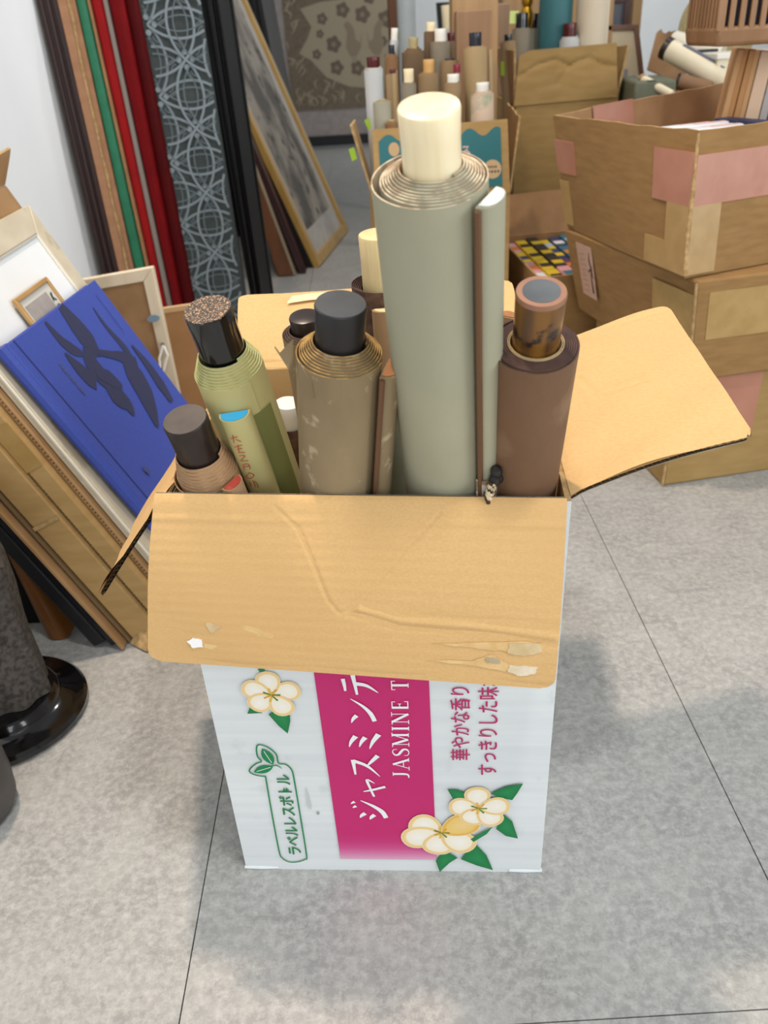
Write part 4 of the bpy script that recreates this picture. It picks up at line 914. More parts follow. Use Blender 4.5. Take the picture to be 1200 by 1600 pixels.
# ================================================================== far back
TPX = lambda *a: None
y = 3.0; a_ = V((0.1332, 3.0000, 0.6353)); b_ = V((0.1896, 3.0000, 0.6324)); T = Thing('paper_roll', 'pale blue-white tube standing behind the scrolls, against the white wall', 'roll', ((a_.x+b_.x)/2, y, 0))
R = (b_.x-a_.x)/2; mb = MB(); mb.lathe([(R*.96, 0), (R, .004), (R, 1.1), (R*.9, 1.104)], 32); mb.v = [(p[0]+(a_.x+b_.x)/2, p[1]+y, p[2]) for p in mb.v]; T.part('tube', mb, mat('pale_tube', '#d3dcdc', '#c9d3d4', .4, 10))
mb = MB(); mb.lathe([(R*1.03, 1.08), (R*1.03, 1.12)], 32); mb.v = [(p[0]+(a_.x+b_.x)/2, p[1]+y, p[2]) for p in mb.v]; T.part('end_cap', mb, WHITE_KNOB)
y = 3.6; a_ = V((0.1253, 3.6000, 0.7151)); b_ = V((0.1611, 3.6000, 0.7132)); T = Thing('wooden_post', 'brown wooden post standing right of the tapestry screen', 'post', ((a_.x+b_.x)/2, y, 0))
mb = MB(); mb.box(((a_.x+b_.x)/2, y, .75), (b_.x-a_.x, .04, 1.5)); T.part('post', mb, mat('post_wood', '#7c4c28', '#6c4020', .5, 10, (3, 3, .3)), bevel=.003)
mb = MB(); mb.box(((a_.x+b_.x)/2, y, .02), (b_.x-a_.x+.03, .07, .04)); T.part('foot', mb, mat('post_foot', '#6a4020', rough=.5), bevel=.003)
# small black frame on the wall side
def frame_rect(T, c, wd, th, mf, name='frame', sill=True, mface=None, inset=.5, matw=0, mmat=None, back=None):
    """picture frame from four front corners (bl, br, tr, tl) -> four rails, mat and picture"""
    c = [V(p) for p in c]; n = (c[1]-c[0]).cross(c[3]-c[0]).normalized(); ex = (c[1]-c[0]).normalized(); ey = (c[3]-c[0]).normalized()
    i = [c[0]+ex*wd+ey*wd, c[1]-ex*wd+ey*wd, c[2]-ex*wd-ey*wd, c[3]+ex*wd-ey*wd]
    for k in range(4):
        m = (k+1) % 4; q = [c[k], c[m], i[m], i[k]]; mb = MB(); mb.hexa([p-n*th for p in q], q); T.part(name+'_rail', mb, mf, bevel=.0015)
    if mmat:
        mb = MB(); j = [p-n*th*.35 for p in i]; mb.hexa([p-n*.002 for p in j], j); T.part('mat_board', mb, mmat)
    return i, n, ex, ey
T = Thing('picture_frame', 'small black frame leaning at the back wall, above the scrolls', 'frame', (.34, 3.4, 0))
c = [V((0.2954, 3.4000, 0.6483)), V((0.4163, 3.4000, 0.6460)), V((0.4116, 3.4000, 0.7316)), V((0.2902, 3.4000, 0.7340))]; ey = (c[3]-c[0]); c[0] = c[0]-ey*((c[0].z)/ey.z); c[1] = c[1]-(c[2]-c[1])*(c[1].z/(c[2]-c[1]).z)
frame_rect(T, c, .026, .025, BLACK_MAT, mmat=mat('cream_mat', '#e6e0d4', rough=.8))
bg('slim cream-knobbed scroll standing before the small black frame', V((0.2310, 2.4000, 0.6519)), .0150, .0118, .05, BW, IV, (.27, 2.4, 0.0), .004, group='loose scrolls at the back')

# tapestry screen
yS = 5.95
T = Thing('folding_screen', 'taupe screen with a woven bird and flower picture, standing at the far back wall', 'screen', (-.1, yS, 0))
x0, x1, z0, z1 = -.56, .245, .02, 1.45
BORD = mat('screen_border', '#a49a95', '#988e89', .8, 30); SB = mat('screen_ground', '#7c6e5c', '#6e6150', .85, 60, bump=.1)
mb = MB(); mb.box((-.16, yS+.02, z0+.03), (.80, .05, .06)); T.part('black_foot', mb, BLACK_MAT, bevel=.003)
mb = MB(); mb.box(((x0+x1)/2, yS+.03, .78), (x1-x0, .03, 1.40)); T.part('panel_board', mb, BORD)
px0, px1, pz0 = -.435, .238, .235
mb = MB(); mb.box(((px0+px1)/2, yS+.0125, (pz0+1.40)/2), (px1-px0, .005, 1.40-pz0)); T.part('woven_picture', mb, SB)
for xx in (x0+.012, x1-.006):
    mb = MB(); mb.box((xx, yS+.02, .76), (.02, .05, 1.42)); T.part('side_rail', mb, mat('screen_rail', '#6f5b48', rough=.5), bevel=.002)
P = Print((0, -1, 0), .0004); SY = yS+.010
def sp2(px, pz): return V((px, SY, pz))
LT = '#a3957c'; DKT = '#6a5b4b'; MDT = '#8b7c66'
isl = [(-.33, .80), (-.20, .83), (0, .84), (.22, .86), (.235, .55), (.235, .38), (.10, .34), (-.06, .36), (-.20, .42), (-.29, .52), (-.36, .56), (-.30, .64), (-.27, .70)]
P.lay([sp2(*q) for q in isl], LT)
rnd = random.Random(4)
def flow(x, z, r, col=DKT):
    o = []
    for k in range(40): a = 2*math.pi*k/40; q = r*(.88+.12*math.cos(5*a)); o.append(sp2(x+q*math.cos(a), z+q*math.sin(a)))
    P.lay(o, col); P.lay([sp2(x+r*.3*math.cos(2*math.pi*k/12), z+r*.3*math.sin(2*math.pi*k/12)) for k in range(12)], MDT)
for x, z, r in ((-.20, .74, .035), (-.07, .78, .045), (.05, .75, .05), (-.14, .60, .05), (-.13, .47, .045), (.0, .46, .045), (.12, .44, .045), (.19, .72, .05), (.21, .5, .04), (.17, .60, .03), (-.25, .55, .03), (.1, .84, .04), (-.22, .66, .025)): flow(x, z, r)
for bxx, sx in ((-.02, 1), (.13, -1)):       # two birds
    P.lay([sp2(bxx+sx*q[0], q[1]) for q in ((-.05, .70), (-.03, .66), (-.045, .58), (-.02, .53), (.02, .53), (.05, .57), (.06, .66), (.045, .60), (.02, .62), (.01, .68), (-.01, .71), (-.03, .72))], MDT)
    P.stroke([sp2(bxx-.005, .53), sp2(bxx-.005, .49)], .006, MDT, smooth=False); P.stroke([sp2(bxx+.012, .53), sp2(bxx+.012, .49)], .006, MDT, smooth=False)
for k in range(46):
    x = rnd.uniform(-.42, .20); z = rnd.uniform(.25, .36) if k < 30 else rnd.uniform(.40, .85)
    if k >= 30: x = rnd.uniform(-.43, -.36)
    P.stroke([sp2(x, z), sp2(x+rnd.uniform(-.02, .03), z+.03), sp2(x+rnd.uniform(-.04, .05), z+.05)], (.004, .010, .003), LT)
T.part('picture_weave', P, PRINT)

# ================================================================== row of tall frames along the left wall
def lean(T, name, l0, r0, l1, r1, width, m, prof=None, zt=.80, bevel=.003, wdir=(0, 1, 0)):
    """panel whose near edge runs between two leaning lines (lower and upper points), reaching back by width"""
    l0, r0, l1, r1 = V(l0), V(r0), V(l1), V(r1)
    def ext(a, b_, z): return a+(b_-a)*((z-a.z)/(b_.z-a.z))
    bl_, br_, tl_, tr_ = ext(l0, l1, .002), ext(r0, r1, .002), ext(l0, l1, zt), ext(r0, r1, zt); wv = V(wdir)*width
    prof = prof or [(0, 0), (1, 0)]
    sec = lambda a, b_: [lerp(a, b_, s)+V((0, d, 0)) for s, d in prof]+[b_+wv, a+wv]
    mb = MB(); mb.prism(sec(bl_, br_), sec(tl_, tr_)); return T.part(name, mb, m, bevel=bevel)
RB = 'tall frames along the left wall'
DB = mat('dark_brown_moulding', '#2f1b18', '#271614', .5, 20, (3, 3, .2)); GRN = mat('green_edge', '#17704e', '#146445', .5, 30); RED1 = mat('red_lacquer', '#92080d', '#86070b', .65, 20, spec=.2); RED2 = mat('deep_red', '#6c060c', '#62050a', .65, 20, spec=.12); RED3 = mat('maroon_red', '#4c0508', '#440407', .65, 20, spec=.12)
GREYB = mat('grey_board', '#7d736c', rough=.7); BRB = mat('brown_board', '#9a7048', '#8c6440', .7, 20)
PINKCARD = mat('pinkish_cardboard', '#a57a5a', '#986e50', .85, 14, (1, 1, 3), bump=.15, bscale=120)
ridge = [(0, .004), (.12, 0), (.25, 0), (.3, .006), (.38, .006), (.42, .002), (.6, .002), (.64, .008), (.72, .008), (.76, .003), (1, .003)]
rnd_ = [(0, .006), (.15, .002), (.35, 0), (.65, 0), (.85, .002), (1, .006)]
rows_ = [
 ('picture_frame', 'dark brown ridged frame standing nearest the white wall, left of the tan cardboard', 'frame', V((-0.6179, 1.9500, 0.2481)), V((-0.5802, 1.9500, 0.2459)), V((-0.6274, 1.9500, 0.7472)), V((-0.5884, 1.9500, 0.7452)), DB, ridge),
 ('frame_carton', 'tan cardboard frame carton with a frayed edge, between the dark brown and green frames', 'box', V((-0.5788, 1.9500, 0.2458)), V((-0.5440, 1.9500, 0.2438)), V((-0.5872, 1.9500, 0.7451)), V((-0.5533, 1.9500, 0.7434)), PINKCARD, [(0, 0), (.55, 0), (.6, .003), (.7, -.002), (.75, .004), (1, .004)]),
 ('picture_frame', 'green edged frame, left of the bright red one', 'frame', V((-0.5425, 1.9500, 0.2437)), V((-0.5179, 1.9500, 0.2423)), V((-0.5520, 1.9500, 0.7434)), V((-0.5306, 1.9500, 0.7423)), GRN, rnd_),
 ('picture_frame', 'thin brown edged board between the green and the bright red frames', 'frame', V((-0.5164, 1.9500, 0.2422)), V((-0.5077, 1.9500, 0.2417)), V((-0.5293, 1.9500, 0.7422)), V((-0.5231, 1.9500, 0.7419)), BRB, None),
 ('picture_frame', 'bright red lacquered frame, first of the reds from the left', 'frame', V((-0.5063, 1.9500, 0.2416)), V((-0.4874, 1.9500, 0.2405)), V((-0.5218, 1.9500, 0.7418)), V((-0.4991, 1.9500, 0.7407)), RED1, rnd_),
 ('picture_frame', 'thin grey board between two red frames', 'frame', V((-0.4860, 1.9500, 0.2404)), V((-0.4743, 1.9500, 0.2397)), V((-0.4979, 1.9500, 0.7406)), V((-0.4890, 1.9500, 0.7402)), GREYB, None),
 ('picture_frame', 'deep red frame right of the grey board', 'frame', V((-0.4729, 1.9500, 0.2396)), V((-0.4511, 1.9500, 0.2383)), V((-0.4878, 1.9500, 0.7401)), V((-0.4588, 1.9500, 0.7386)), RED2, rnd_),
 ('picture_frame', 'maroon frame, last of the reds, beside the patterned fabric board', 'frame', V((-0.4542, 1.9700, 0.2339)), V((-0.4248, 1.9700, 0.2322)), V((-0.4622, 1.9700, 0.7394)), V((-0.4354, 1.9700, 0.7380)), RED3, rnd_),
]
for nm, lb, ct, l0, r0, l1, r1, m, pf in rows_:
    T = Thing(nm, lb, ct, l0-(l1-l0)*(l0.z/(l1.z-l0.z)), RB); lean(T, 'frame_rail' if ct == 'frame' else 'carton_body', l0, r0, l1, r1, .03 if ct == 'frame' else .5, m, pf)
    if ct == 'frame':     # the picture side and back of the frame reach back along the wall
        lean(T, 'picture_board', lerp(l0, r0, .12)+V((0, .0305, 0)), lerp(l0, r0, .7)+V((0, .0305, 0)), lerp(l1, r1, .12)+V((0, .0305, 0)), lerp(l1, r1, .7)+V((0, .0305, 0)), .42, BRB)
        lean(T, 'frame_rail', l0+V((0, .451, 0)), r0+V((0, .451, 0)), l1+V((0, .451, 0)), r1+V((0, .451, 0)), .03, m)
    else:
        mb = MB(); e = lerp(l0, r0, .66); f = lerp(l1, r1, .66); mb.tube([e+(f-e)*(k/14*1.4-.35)+V((random.uniform(-.002, .002), -.001, 0)) for k in range(15)], [.0022+.0012*(k % 2) for k in range(15)], 6); T.part('torn_edge', mb, CARD_EDGE)
# patterned fabric board
T = Thing('fabric_board', 'grey fabric-covered board with an interlocking white circle pattern, beside the maroon frame', 'board', (-.37, 2.0, 0))
l0, r0, l1, r1 = V((-0.4383, 1.9900, 0.2863)), V((-0.3125, 2.0200, 0.2730)), V((-0.4386, 1.9900, 0.7387)), V((-0.3207, 2.0200, 0.7336))
FAB = mat('grey_fabric', '#3c4444', '#343c3c', .85, 160, c3='#474f4e', s3=6, bump=.1)
lean(T, 'board', l0, r0, l1, r1, .05, FAB, zt=.84)
def ext(a, b_, z): return a+(b_-a)*((z-a.z)/(b_.z-a.z))
bl_, br_, tl_ = ext(l0, l1, .01), ext(r0, r1, .01), ext(l0, l1, .832); Wd = (br_-bl_).length; Hd = (tl_-bl_).length
ex = (br_-bl_).normalized(); ey = (tl_-bl_).normalized(); nn = ex.cross(ey).normalized(); nn = nn if nn.y < 0 else -nn
P = Print(nn, .0006); R = .094; W1 = '#78848a'; W2 = '#5f6b70'
def clip(pts): return all(0 <= a <= Wd and 0 <= b_ <= Hd for a, b_ in pts)
def pp(a, b_): return bl_+ex*a+ey*b_
def seg2(pts, w_, col):
    run = []
    for q in pts+[(-9, -9)]:
        if .0045 <= q[0] <= Wd-.0045 and 0 <= q[1] <= Hd: run.append(q)
        else:
            if len(run) > 1: P.stroke([pp(*z_) for z_ in run], w_, col, smooth=False)
            run = []
for i in range(-1, 3):
    for j in range(-1, 20):
        cx_ = .012+i*R*1.414+(R*.707 if j % 2 else 0)*1.0; cy_ = .02+j*R*.707
        k0 = 48; seg2([(cx_+R*math.cos(2*math.pi*k/k0), cy_+R*math.sin(2*math.pi*k/k0)) for k in range(k0+1)], .0050, W1)
        seg2([(cx_+R*.86*math.cos(2*math.pi*k/k0), cy_+R*.86*math.sin(2*math.pi*k/k0)) for k in range(k0+1)], .0024, W2)
        for a in range(4):
            an = a*math.pi/2+math.pi/4; c_ = (cx_+R*.70*math.cos(an), cy_+R*.70*math.sin(an))
            for w_ in (.014, .024): seg2([(c_[0]+w_*.9*math.cos(an+math.pi/2+x), c_[1]+w_*.9*math.sin(an+math.pi/2+x)) for x in [y_*.35-.7 for y_ in range(5)]], .0020, W2)
        for a in range(4):
            an = a*math.pi/2; c_ = (cx_+.014*math.cos(an), cy_+.014*math.sin(an))
            if .004 < c_[0] < Wd-.004 and 0 < c_[1] < Hd: P.lay([pp(c_[0]+.0062*math.cos(x*math.pi/3), c_[1]+.0062*math.sin(x*math.pi/3)) for x in range(6)], W1)
T.part('circle_pattern', P, PRINT)
# black frames to its right
for lb, l0, r0, l1, r1 in (('black glossy frame edge right of the patterned fabric board', V((-0.3025, 2.0600, 0.1581)), V((-0.2885, 2.0600, 0.1572)), V((-0.3271, 2.0600, 0.7350)), V((-0.3016, 2.0600, 0.7337))),
                           ('second black frame, thinner, left of the brown and maroon frames', V((-0.2893, 2.1000, 0.1472)), V((-0.2782, 2.1000, 0.1465)), V((-0.3048, 2.1000, 0.7350)), V((-0.2897, 2.1000, 0.7343)))):
    T = Thing('picture_frame', lb, 'frame', l0-(l1-l0)*(l0.z/(l1.z-l0.z)), RB); lean(T, 'frame_rail', l0, r0, l1, r1, .03, BLACK_DULL, [(0, .004), (.2, 0), (.5, 0), (.55, .006), (.7, .006), (.75, 0), (1, .002)])
    lean(T, 'picture_board', lerp(l0, r0, .2)+V((0, .031, 0)), lerp(l0, r0, .7)+V((0, .031, 0)), lerp(l1, r1, .2)+V((0, .031, 0)), lerp(l1, r1, .7)+V((0, .031, 0)), .2, BLACK_DULL)
    lean(T, 'frame_rail', l0+V((0, .232, 0)), r0+V((0, .232, 0)), l1+V((0, .232, 0)), r1+V((0, .232, 0)), .03, BLACK_DULL)
# brown, maroon, then the gold-edged picture
BRF = mat('brown_frame', '#8a5a3a', '#774a2e', .45, 15, (3, 3, .3)); MRF = mat('maroon_frame', '#3f1e22', '#35181c', .4)
T = Thing('picture_frame', 'brown wooden frame with a pale edge leaning left of the narrow maroon one', 'frame', (-.27, 2.64, 0), RB)
l0, r0, l1, r1 = V((-0.2880, 2.6600, -0.0145)), V((-0.2416, 2.6600, -0.0010)), V((-0.3475, 2.6600, 0.2735)), V((-0.3130, 2.6600, 0.2716))
lean(T, 'frame_rail', l0, r0, l1, r1, .03, BRF, zt=.62); lean(T, 'canvas_edge', r0+V((.0006, .004, 0)), r0+V((.008, .004, 0)), r1+V((.0006, .004, 0)), r1+V((.008, .004, 0)), .5, mat('canvas', '#b7a68a', rough=.8), zt=.61, bevel=.001)
lean(T, 'picture_board', lerp(l0, r0, .1)+V((0, .031, 0)), lerp(l0, r0, .9)+V((0, .031, 0)), lerp(l1, r1, .1)+V((0, .031, 0)), lerp(l1, r1, .9)+V((0, .031, 0)), .45, BRF, zt=.62)
T = Thing('picture_frame', 'narrow dark maroon frame leaning just left of the gold-edged picture', 'frame', (-.21, 2.66, 0), RB)
l0, r0, l1, r1 = V((-0.2246, 2.6800, -0.0030)), V((-0.2034, 2.6800, 0.0039)), V((-0.3215, 2.6800, 0.3270)), V((-0.3038, 2.6800, 0.3295))
lean(T, 'frame_rail', l0, r0, l1, r1, .5, MRF, zt=.9); 
T = Thing('framed_picture', 'gold-edged ink landscape in a deep black frame, leaning toward the left wall', 'picture', (-.16, 2.75, 0), RB)
A0 = V((-.161, 2.75, .004)); lv = V((-.225, 0, .603)).normalized(); wv = V((.09, .545, 0)).normalized(); nn = wv.cross(lv).normalized(); nn = nn if nn.x > 0 else -nn
Lh, Lw = 1.10, .555
GOLD = mat('gold_wood', '#c9a35c', '#b8904a', .4, 14, (2, 2, .3)); INM = mat('grey_mount', '#c9c4bd', '#bdb7af', .7, 30)
c = [A0, A0+wv*Lw, A0+wv*Lw+lv*Lh, A0+lv*Lh]
mb = MB(); mb.hexa([p-nn*.040 for p in c], [p-nn*.022 for p in c]); T.part('black_case', mb, BLACK_MAT, bevel=.002)
i_, n_, ex, ey = frame_rect(T, c, .032, .021, GOLD)
mb = MB(); j = [p-nn*.012 for p in i_]; mb.hexa([p-nn*.006 for p in j], j); T.part('mount', mb, INM)
INK = bpy.data.materials.new('ink_landscape')
INKM = mat('ink_wash', '#a39a8c', '#5a544d', .6, 9, (1, 1, .5), lo=.42, hi=.6, c3='#3a3632', s3=22, lo3=.56, hi3=.68); bpy.data.materials.remove(INK)
mb = MB(); k = [p-nn*.011 for p in (lerp(i_[0], i_[2], .0)+wv*.05+lv*.08, i_[1]-wv*.05+lv*.08, i_[2]-wv*.05-lv*.08, i_[3]+wv*.05-lv*.08)]; mb.hexa([p-nn*.0008 for p in k], k); T.part('ink_painting', mb, INKM)
# tall black frame behind, toward the screen
T = Thing('picture_frame', 'tall black frame standing in the dark behind the gold-edged picture', 'frame', (-.52, 3.6, 0), RB)
l0, r0, l1, r1 = V((-0.4040, 3.6000, 0.4655)), V((-0.3102, 3.6000, 0.4605)), V((-0.3959, 3.6000, 0.7822)), V((-0.3395, 3.6000, 0.7793))
lean(T, 'frame_rail', l0, r0, l1, r1, .6, BLACK_MAT, ridge, zt=1.3)
T = Thing('picture_frame', 'black panel leaning against the left wall behind the gold-edged picture', 'frame', (-.6, 3.0, 0), RB)
mb = MB(); mb.hexa([(-.50, 3.32, .002), (-.46, 3.32, .002), (-.46, 3.9, .002), (-.50, 3.9, .002)], [(-.64, 3.32, 1.3), (-.60, 3.32, 1.3), (-.60, 3.9, 1.3), (-.64, 3.9, 1.3)]); T.part('panel', mb, BLACK_MAT, bevel=.003)

# ================================================================== near stack leaning on the left wall
Na = V((-.431, 0, .902)).normalized(); Nn = V((.902, 0, .431)).normalized(); ref = V((-.408, 0, .362))
def layer(T, name, k0, k1, y0, y1, ztop, m, bevel=.002, sub=None, dz=0, dx=0):
    """slab of the leaning pile between offsets k0 (front) and k1 (back) from the pale frame's front face"""
    def low(k, z): x = ref.x+(k-(z-ref.z)*Nn.z)/Nn.x; return V((x+dx, 0, z+dz))
    bb = low(k1, .002); fb = bb+Nn*(k0-k1); s = (ztop-bb.z)/Na.z; tb, tf_ = bb+Na*s, fb+Na*s
    q = lambda p, y: V((p.x, y, p.z)); mb = MB(); mb.hexa([q(bb, y0), q(fb, y0), q(fb, y1), q(bb, y1)], [q(tb, y0), q(tf_, y0), q(tf_, y1), q(tb, y1)])
    o = T.part(name, mb, m, bevel=bevel); return dict(bb=bb, fb=fb, tb=tb, tf=tf_, y0=y0, y1=y1, o=o)
NS = 'flat pieces leaning on the left wall'
PALEW = mat('pale_ash', '#cfc4ad', '#c1b59c', .5, 6, (2, 2, 5), bump=.05, c3='#b5a88e', s3=14, lo3=.56, hi3=.6); MATW = mat('white_mount', '#e8ebec', '#dde1e3', .8, 5)
# pale frame
T = Thing('picture_frame', 'pale ash frame with a wide white mount, leaning uppermost in the near left pile', 'frame', (-.25, 1.04, 0), NS)
k1 = -.014; bb = V((ref.x+(k1-(.004-ref.z)*Nn.z)/Nn.x, 0, .004)); fb = bb+Nn*.014; s = (.478-fb.z)/Na.z
c = [V((fb.x, .87, fb.z)), V((fb.x, 1.215, fb.z)), V((fb.x, 1.215, fb.z))+Na*s, V((fb.x, .87, fb.z))+Na*s]
i_, n_, ex, ey = frame_rect(T, c, .036, .0135, PALEW, mmat=MATW)
mb = MB(); q = [c[0]+Nn*.0001-V((0, .0012, 0)), c[3]+Nn*.0001-V((0, .0012, 0))]; mb.tube([q[0]-Nn*.004, q[1]-Nn*.004], .0022, 6); T.part('frame_lip', mb, mat('pale_lip', '#e2dac8', rough=.4))
for k in range(4):
    a, b_ = i_[k], i_[(k+1) % 4]; mb = MB(); mb.tube([a-Nn*.003, b_-Nn*.003], .0022, 6); T.part('inner_bead', mb, mat('bead', '#ded8c8', rough=.4))
# small gilt-edged picture resting on the mount
def pl(px_pt): return V(px_pt)
g3 = V((-0.4229, 1.1073, 0.4048)); g4 = V((-0.4243, 0.9367, 0.4078)); g2 = V((-0.4053, 1.1053, 0.3679))
dx_ = (g4-g3).normalized(); dy_ = (g2-g3).normalized()
dy_ = (dy_-dx_*dx_.dot(dy_)).normalized()
T = Thing('picture_frame', 'small gilt-edged picture of grey calligraphy lying on the white mount, above the blue book', 'picture', g3, NS)
wd_, ht_ = .115, .20; c = [g3+dx_*wd_+dy_*ht_, g3+dy_*ht_, g3, g3+dx_*wd_]
i2, n2, _, _ = frame_rect(T, c, .0065, .006, mat('gilt_edge', '#b8935c', '#a8814a', .4, 20))
mb = MB(); j = [p-n2*.003 for p in i2]; mb.hexa([p-n2*.001 for p in j], j); T.part('mount', mb, mat('pale_grey_mount', '#c8c6bd', rough=.8))
ee = (i2[1]-i2[0]).normalized(); ff_ = (i2[3]-i2[0]).normalized(); k = [i2[0]+ee*.008-n2*.0025, i2[1]-ee*.020-n2*.0025, i2[2]-ee*.020-ff_*.008-n2*.0025, i2[3]+ee*.008-ff_*.008-n2*.0025]
mb = MB(); mb.hexa([p-n2*.0006 for p in k], k); T.part('grey_print', mb, mat('grey_cloud_print', '#a09a95', '#8e8884', .7, 40))
P = Print(n2, -.0021); o = i2[2]-ee*.012-ff_*.012; rnd = random.Random(9)
for k in range(5):
    for q in range(3): a = o-ff_*(k*.016)+ee*rnd.uniform(-.006, .006); P.stroke([a, a-ff_*.006+ee*rnd.uniform(-.007, .007), a-ff_*.012+ee*rnd.uniform(-.008, .008)], (.001, .003, .0008), '#2c3330')
T.part('calligraphy', P, PRINT)
# blue book
B0 = '(-.390,.87,.371)'
n = Nn
s0 = V((-0.3973, 0.8799, 0.3864)); s1_ = V((-0.3916, 1.1985, 0.3744)); e0 = V((-0.2851, 0.8968, 0.1514)); e1_ = V((-0.3043, 1.2152, 0.1917))
lx = (e0-s0).normalized(); tx = (s1_-s0); tx = (tx-lx*tx.dot(lx)*.0); Lb = min(.285, (e0-s0).length+.01); Wb = tx.length
txn = tx.normalized()
T = Thing('art_book', 'blue cloth hardcover book with a dark plant picture, leaning on the pale frame', 'book', s0+lx*Lb, NS)
BLUE = mat('blue_cloth', '#3a4ea8', '#374a9f', .6, 300, bump=.08, bscale=500)
thb = .0175
def cov(a, b_, k=0): return s0+lx*a+txn*b_+n*k
mb = MB(); q = [cov(0, 0), cov(Lb, 0), cov(Lb, Wb), cov(0, Wb)]; 
for k0, k1 in ((0, -.0026), (-thb+.0026, -thb)):
    mb = MB(); mb.hexa([p+n*k1 for p in q], [p+n*k0 for p in q]); T.part('cover_board', mb, BLUE, bevel=.0008)
mb = MB(); q2 = [cov(.004, .004), cov(Lb-.004, .004), cov(Lb-.004, Wb-.004), cov(.004, Wb-.004)]; mb.hexa([p-n*(thb-.0027) for p in q2], [p-n*.0027 for p in q2]); T.part('page_block', mb, mat('page_edges', '#e4e2dc', rough=.8))
mb = MB(); mb.tube([cov(-.001, .001, -.0087), cov(Lb*.5, .0, -.0087), cov(Lb+.001, .001, -.0087)], .0086, 10); T.part('spine', mb, BLUE)
mb = MB(); q3 = [cov(0, .0155, .0002), cov(Lb, .0155, .0002), cov(Lb, .0185, .0002), cov(0, .0185, .0002)]; mb.hexa([p-n*.0001 for p in q3], [p+n*.0002 for p in q3]); T.part('hinge_groove', mb, mat('groove', '#1f2c68', rough=.8))
P = Print(n, .0005); DK_ = '#2c3152'; cm = lambda *a: [V(q) for q in a]
def bp(p): p = V(p); return p-n*((p-s0).dot(n))
PLIFT = [.0004]
def st(w_, *a, col=DK_):
    PLIFT[0] += .00006; Q = Print(n, PLIFT[0]); Q.stroke([bp(q) for q in a], [x*1.5 for x in w_], col); T.part('plant_print', Q, PRINT)
PLN = 1
def L5(*a): return a
st((.004, .012, .014, .006), (-0.3935, 0.9878, 0.3782), (-0.3815, 0.9914, 0.3532), (-0.3746, 1.0014, 0.3388), (-0.3691, 1.0170, 0.3272))
st((.012, .026, .030, .014), (-0.3941, 1.0508, 0.3795), (-0.3815, 1.0529, 0.3532), (-0.3722, 1.0535, 0.3337), (-0.3614, 1.0469, 0.3111))
st((.002, .006, .012, .004), (-0.3812, 1.1322, 0.3525), (-0.3687, 1.1298, 0.3265), (-0.3516, 1.1376, 0.2905), (-0.3382, 1.1338, 0.2626))
st((.003, .016, .020, .014), (-0.3758, 0.9783, 0.3412), (-0.3657, 0.9827, 0.3201), (-0.3583, 0.9889, 0.3047), (-0.3530, 0.9951, 0.2935))
st((.010, .026, .024, .010), (-0.3688, 1.0357, 0.3267), (-0.3607, 1.0219, 0.3096), (-0.3522, 1.0215, 0.2919), (-0.3423, 1.0233, 0.2711))
st((.010, .028, .020, .004), (-0.3497, 1.0233, 0.2867), (-0.3411, 1.0229, 0.2686), (-0.3319, 1.0308, 0.2494), (-0.3250, 1.0249, 0.2349))
st((.006, .008, .014, .020), (-0.3637, 1.0533, 0.3159), (-0.3554, 1.0885, 0.2986), (-0.3481, 1.1173, 0.2834), (-0.3389, 1.1379, 0.2640))
st((.016, .036, .036, .022, .004), (-0.3481, 1.1173, 0.2834), (-0.3377, 1.1109, 0.2616), (-0.3287, 1.1018, 0.2426), (-0.3174, 1.0825, 0.2190), (-0.3081, 1.0634, 0.1997))
st((.003, .014, .020, .010), (-0.3495, 1.1637, 0.2862), (-0.3352, 1.1688, 0.2564), (-0.3200, 1.1662, 0.2245), (-0.3069, 1.1614, 0.1971))
st((.008, .018, .006), (-0.3561, 1.0121, 0.3001), (-0.3483, 1.0378, 0.2837), (-0.3400, 1.0509, 0.2663))
for k in range(10):     # small faded title marks
    t_ = k/9; a = lerp(bp((-0.3738, 0.9487, 0.3372)), bp((-0.3551, 0.9522, 0.2980)), t_); P.stroke([a-txn*.003, a+txn*.003], .0022+.001*(k % 3), '#4a4f78', smooth=False)
for k in range(24):
    t_ = k/23; a = lerp(bp((-0.3846, 1.1672, 0.3598)), bp((-0.3594, 1.1690, 0.3069)), t_); P.stroke([a-txn*.0014, a+txn*.0014], .0012, '#2f3d80', smooth=False)
a = bp((-0.3024, 0.9539, 0.1878)); P.lay([a-txn*.006-lx*.004, a-txn*.001+lx*.007, a+txn*.006+lx*.004, a+txn*.002-lx*.007], '#3f4778')
o = T.part('faded_marks', P, PRINT); o['kind'] = 'stuff'
# cardboard sleeve behind the pale frame, with a torn folded top
KR = mat('brown_sleeve', '#b08a5e', '#a37d52', .85, 20, bump=.1, bscale=150)
def corr(T, d, k, mtl=FLUTE):            # ragged fluted edge line along the near side
    a = V((d['fb'].x, d['y0']-.0006, d['fb'].z))-Nn*k; b_ = V((d['tf'].x, d['y0']-.0006, d['tf'].z))-Nn*k; mb = MB(); N_ = 110
    for i in range(N_):
        p = lerp(a, b_, (i+.5)/N_); q = [p-Na*.0012-Nn*.001, p+Na*.0012-Nn*.001, p+Na*.0012+Nn*.001, p-Na*.0012+Nn*.001]
        mb.hexa([x+V((0, .0008, 0)) for x in q], [x-V((0, .0003, 0)) for x in q])
    o = T.part('fluted_edge', mb, mtl); o['kind'] = 'stuff'
T = Thing('cardboard_sleeve', 'brown cardboard sleeve right behind the pale frame, its torn top folded over', 'sleeve', (-.3, 1.04, 0), NS)
d = layer(T, 'sleeve_body', -.0145, -.0225, .862, 1.225, .50, KR); corr(T, d, .004)
q = lambda p, y, k=0, a=0: V((p.x, y, p.z))+Nn*k+Na*a
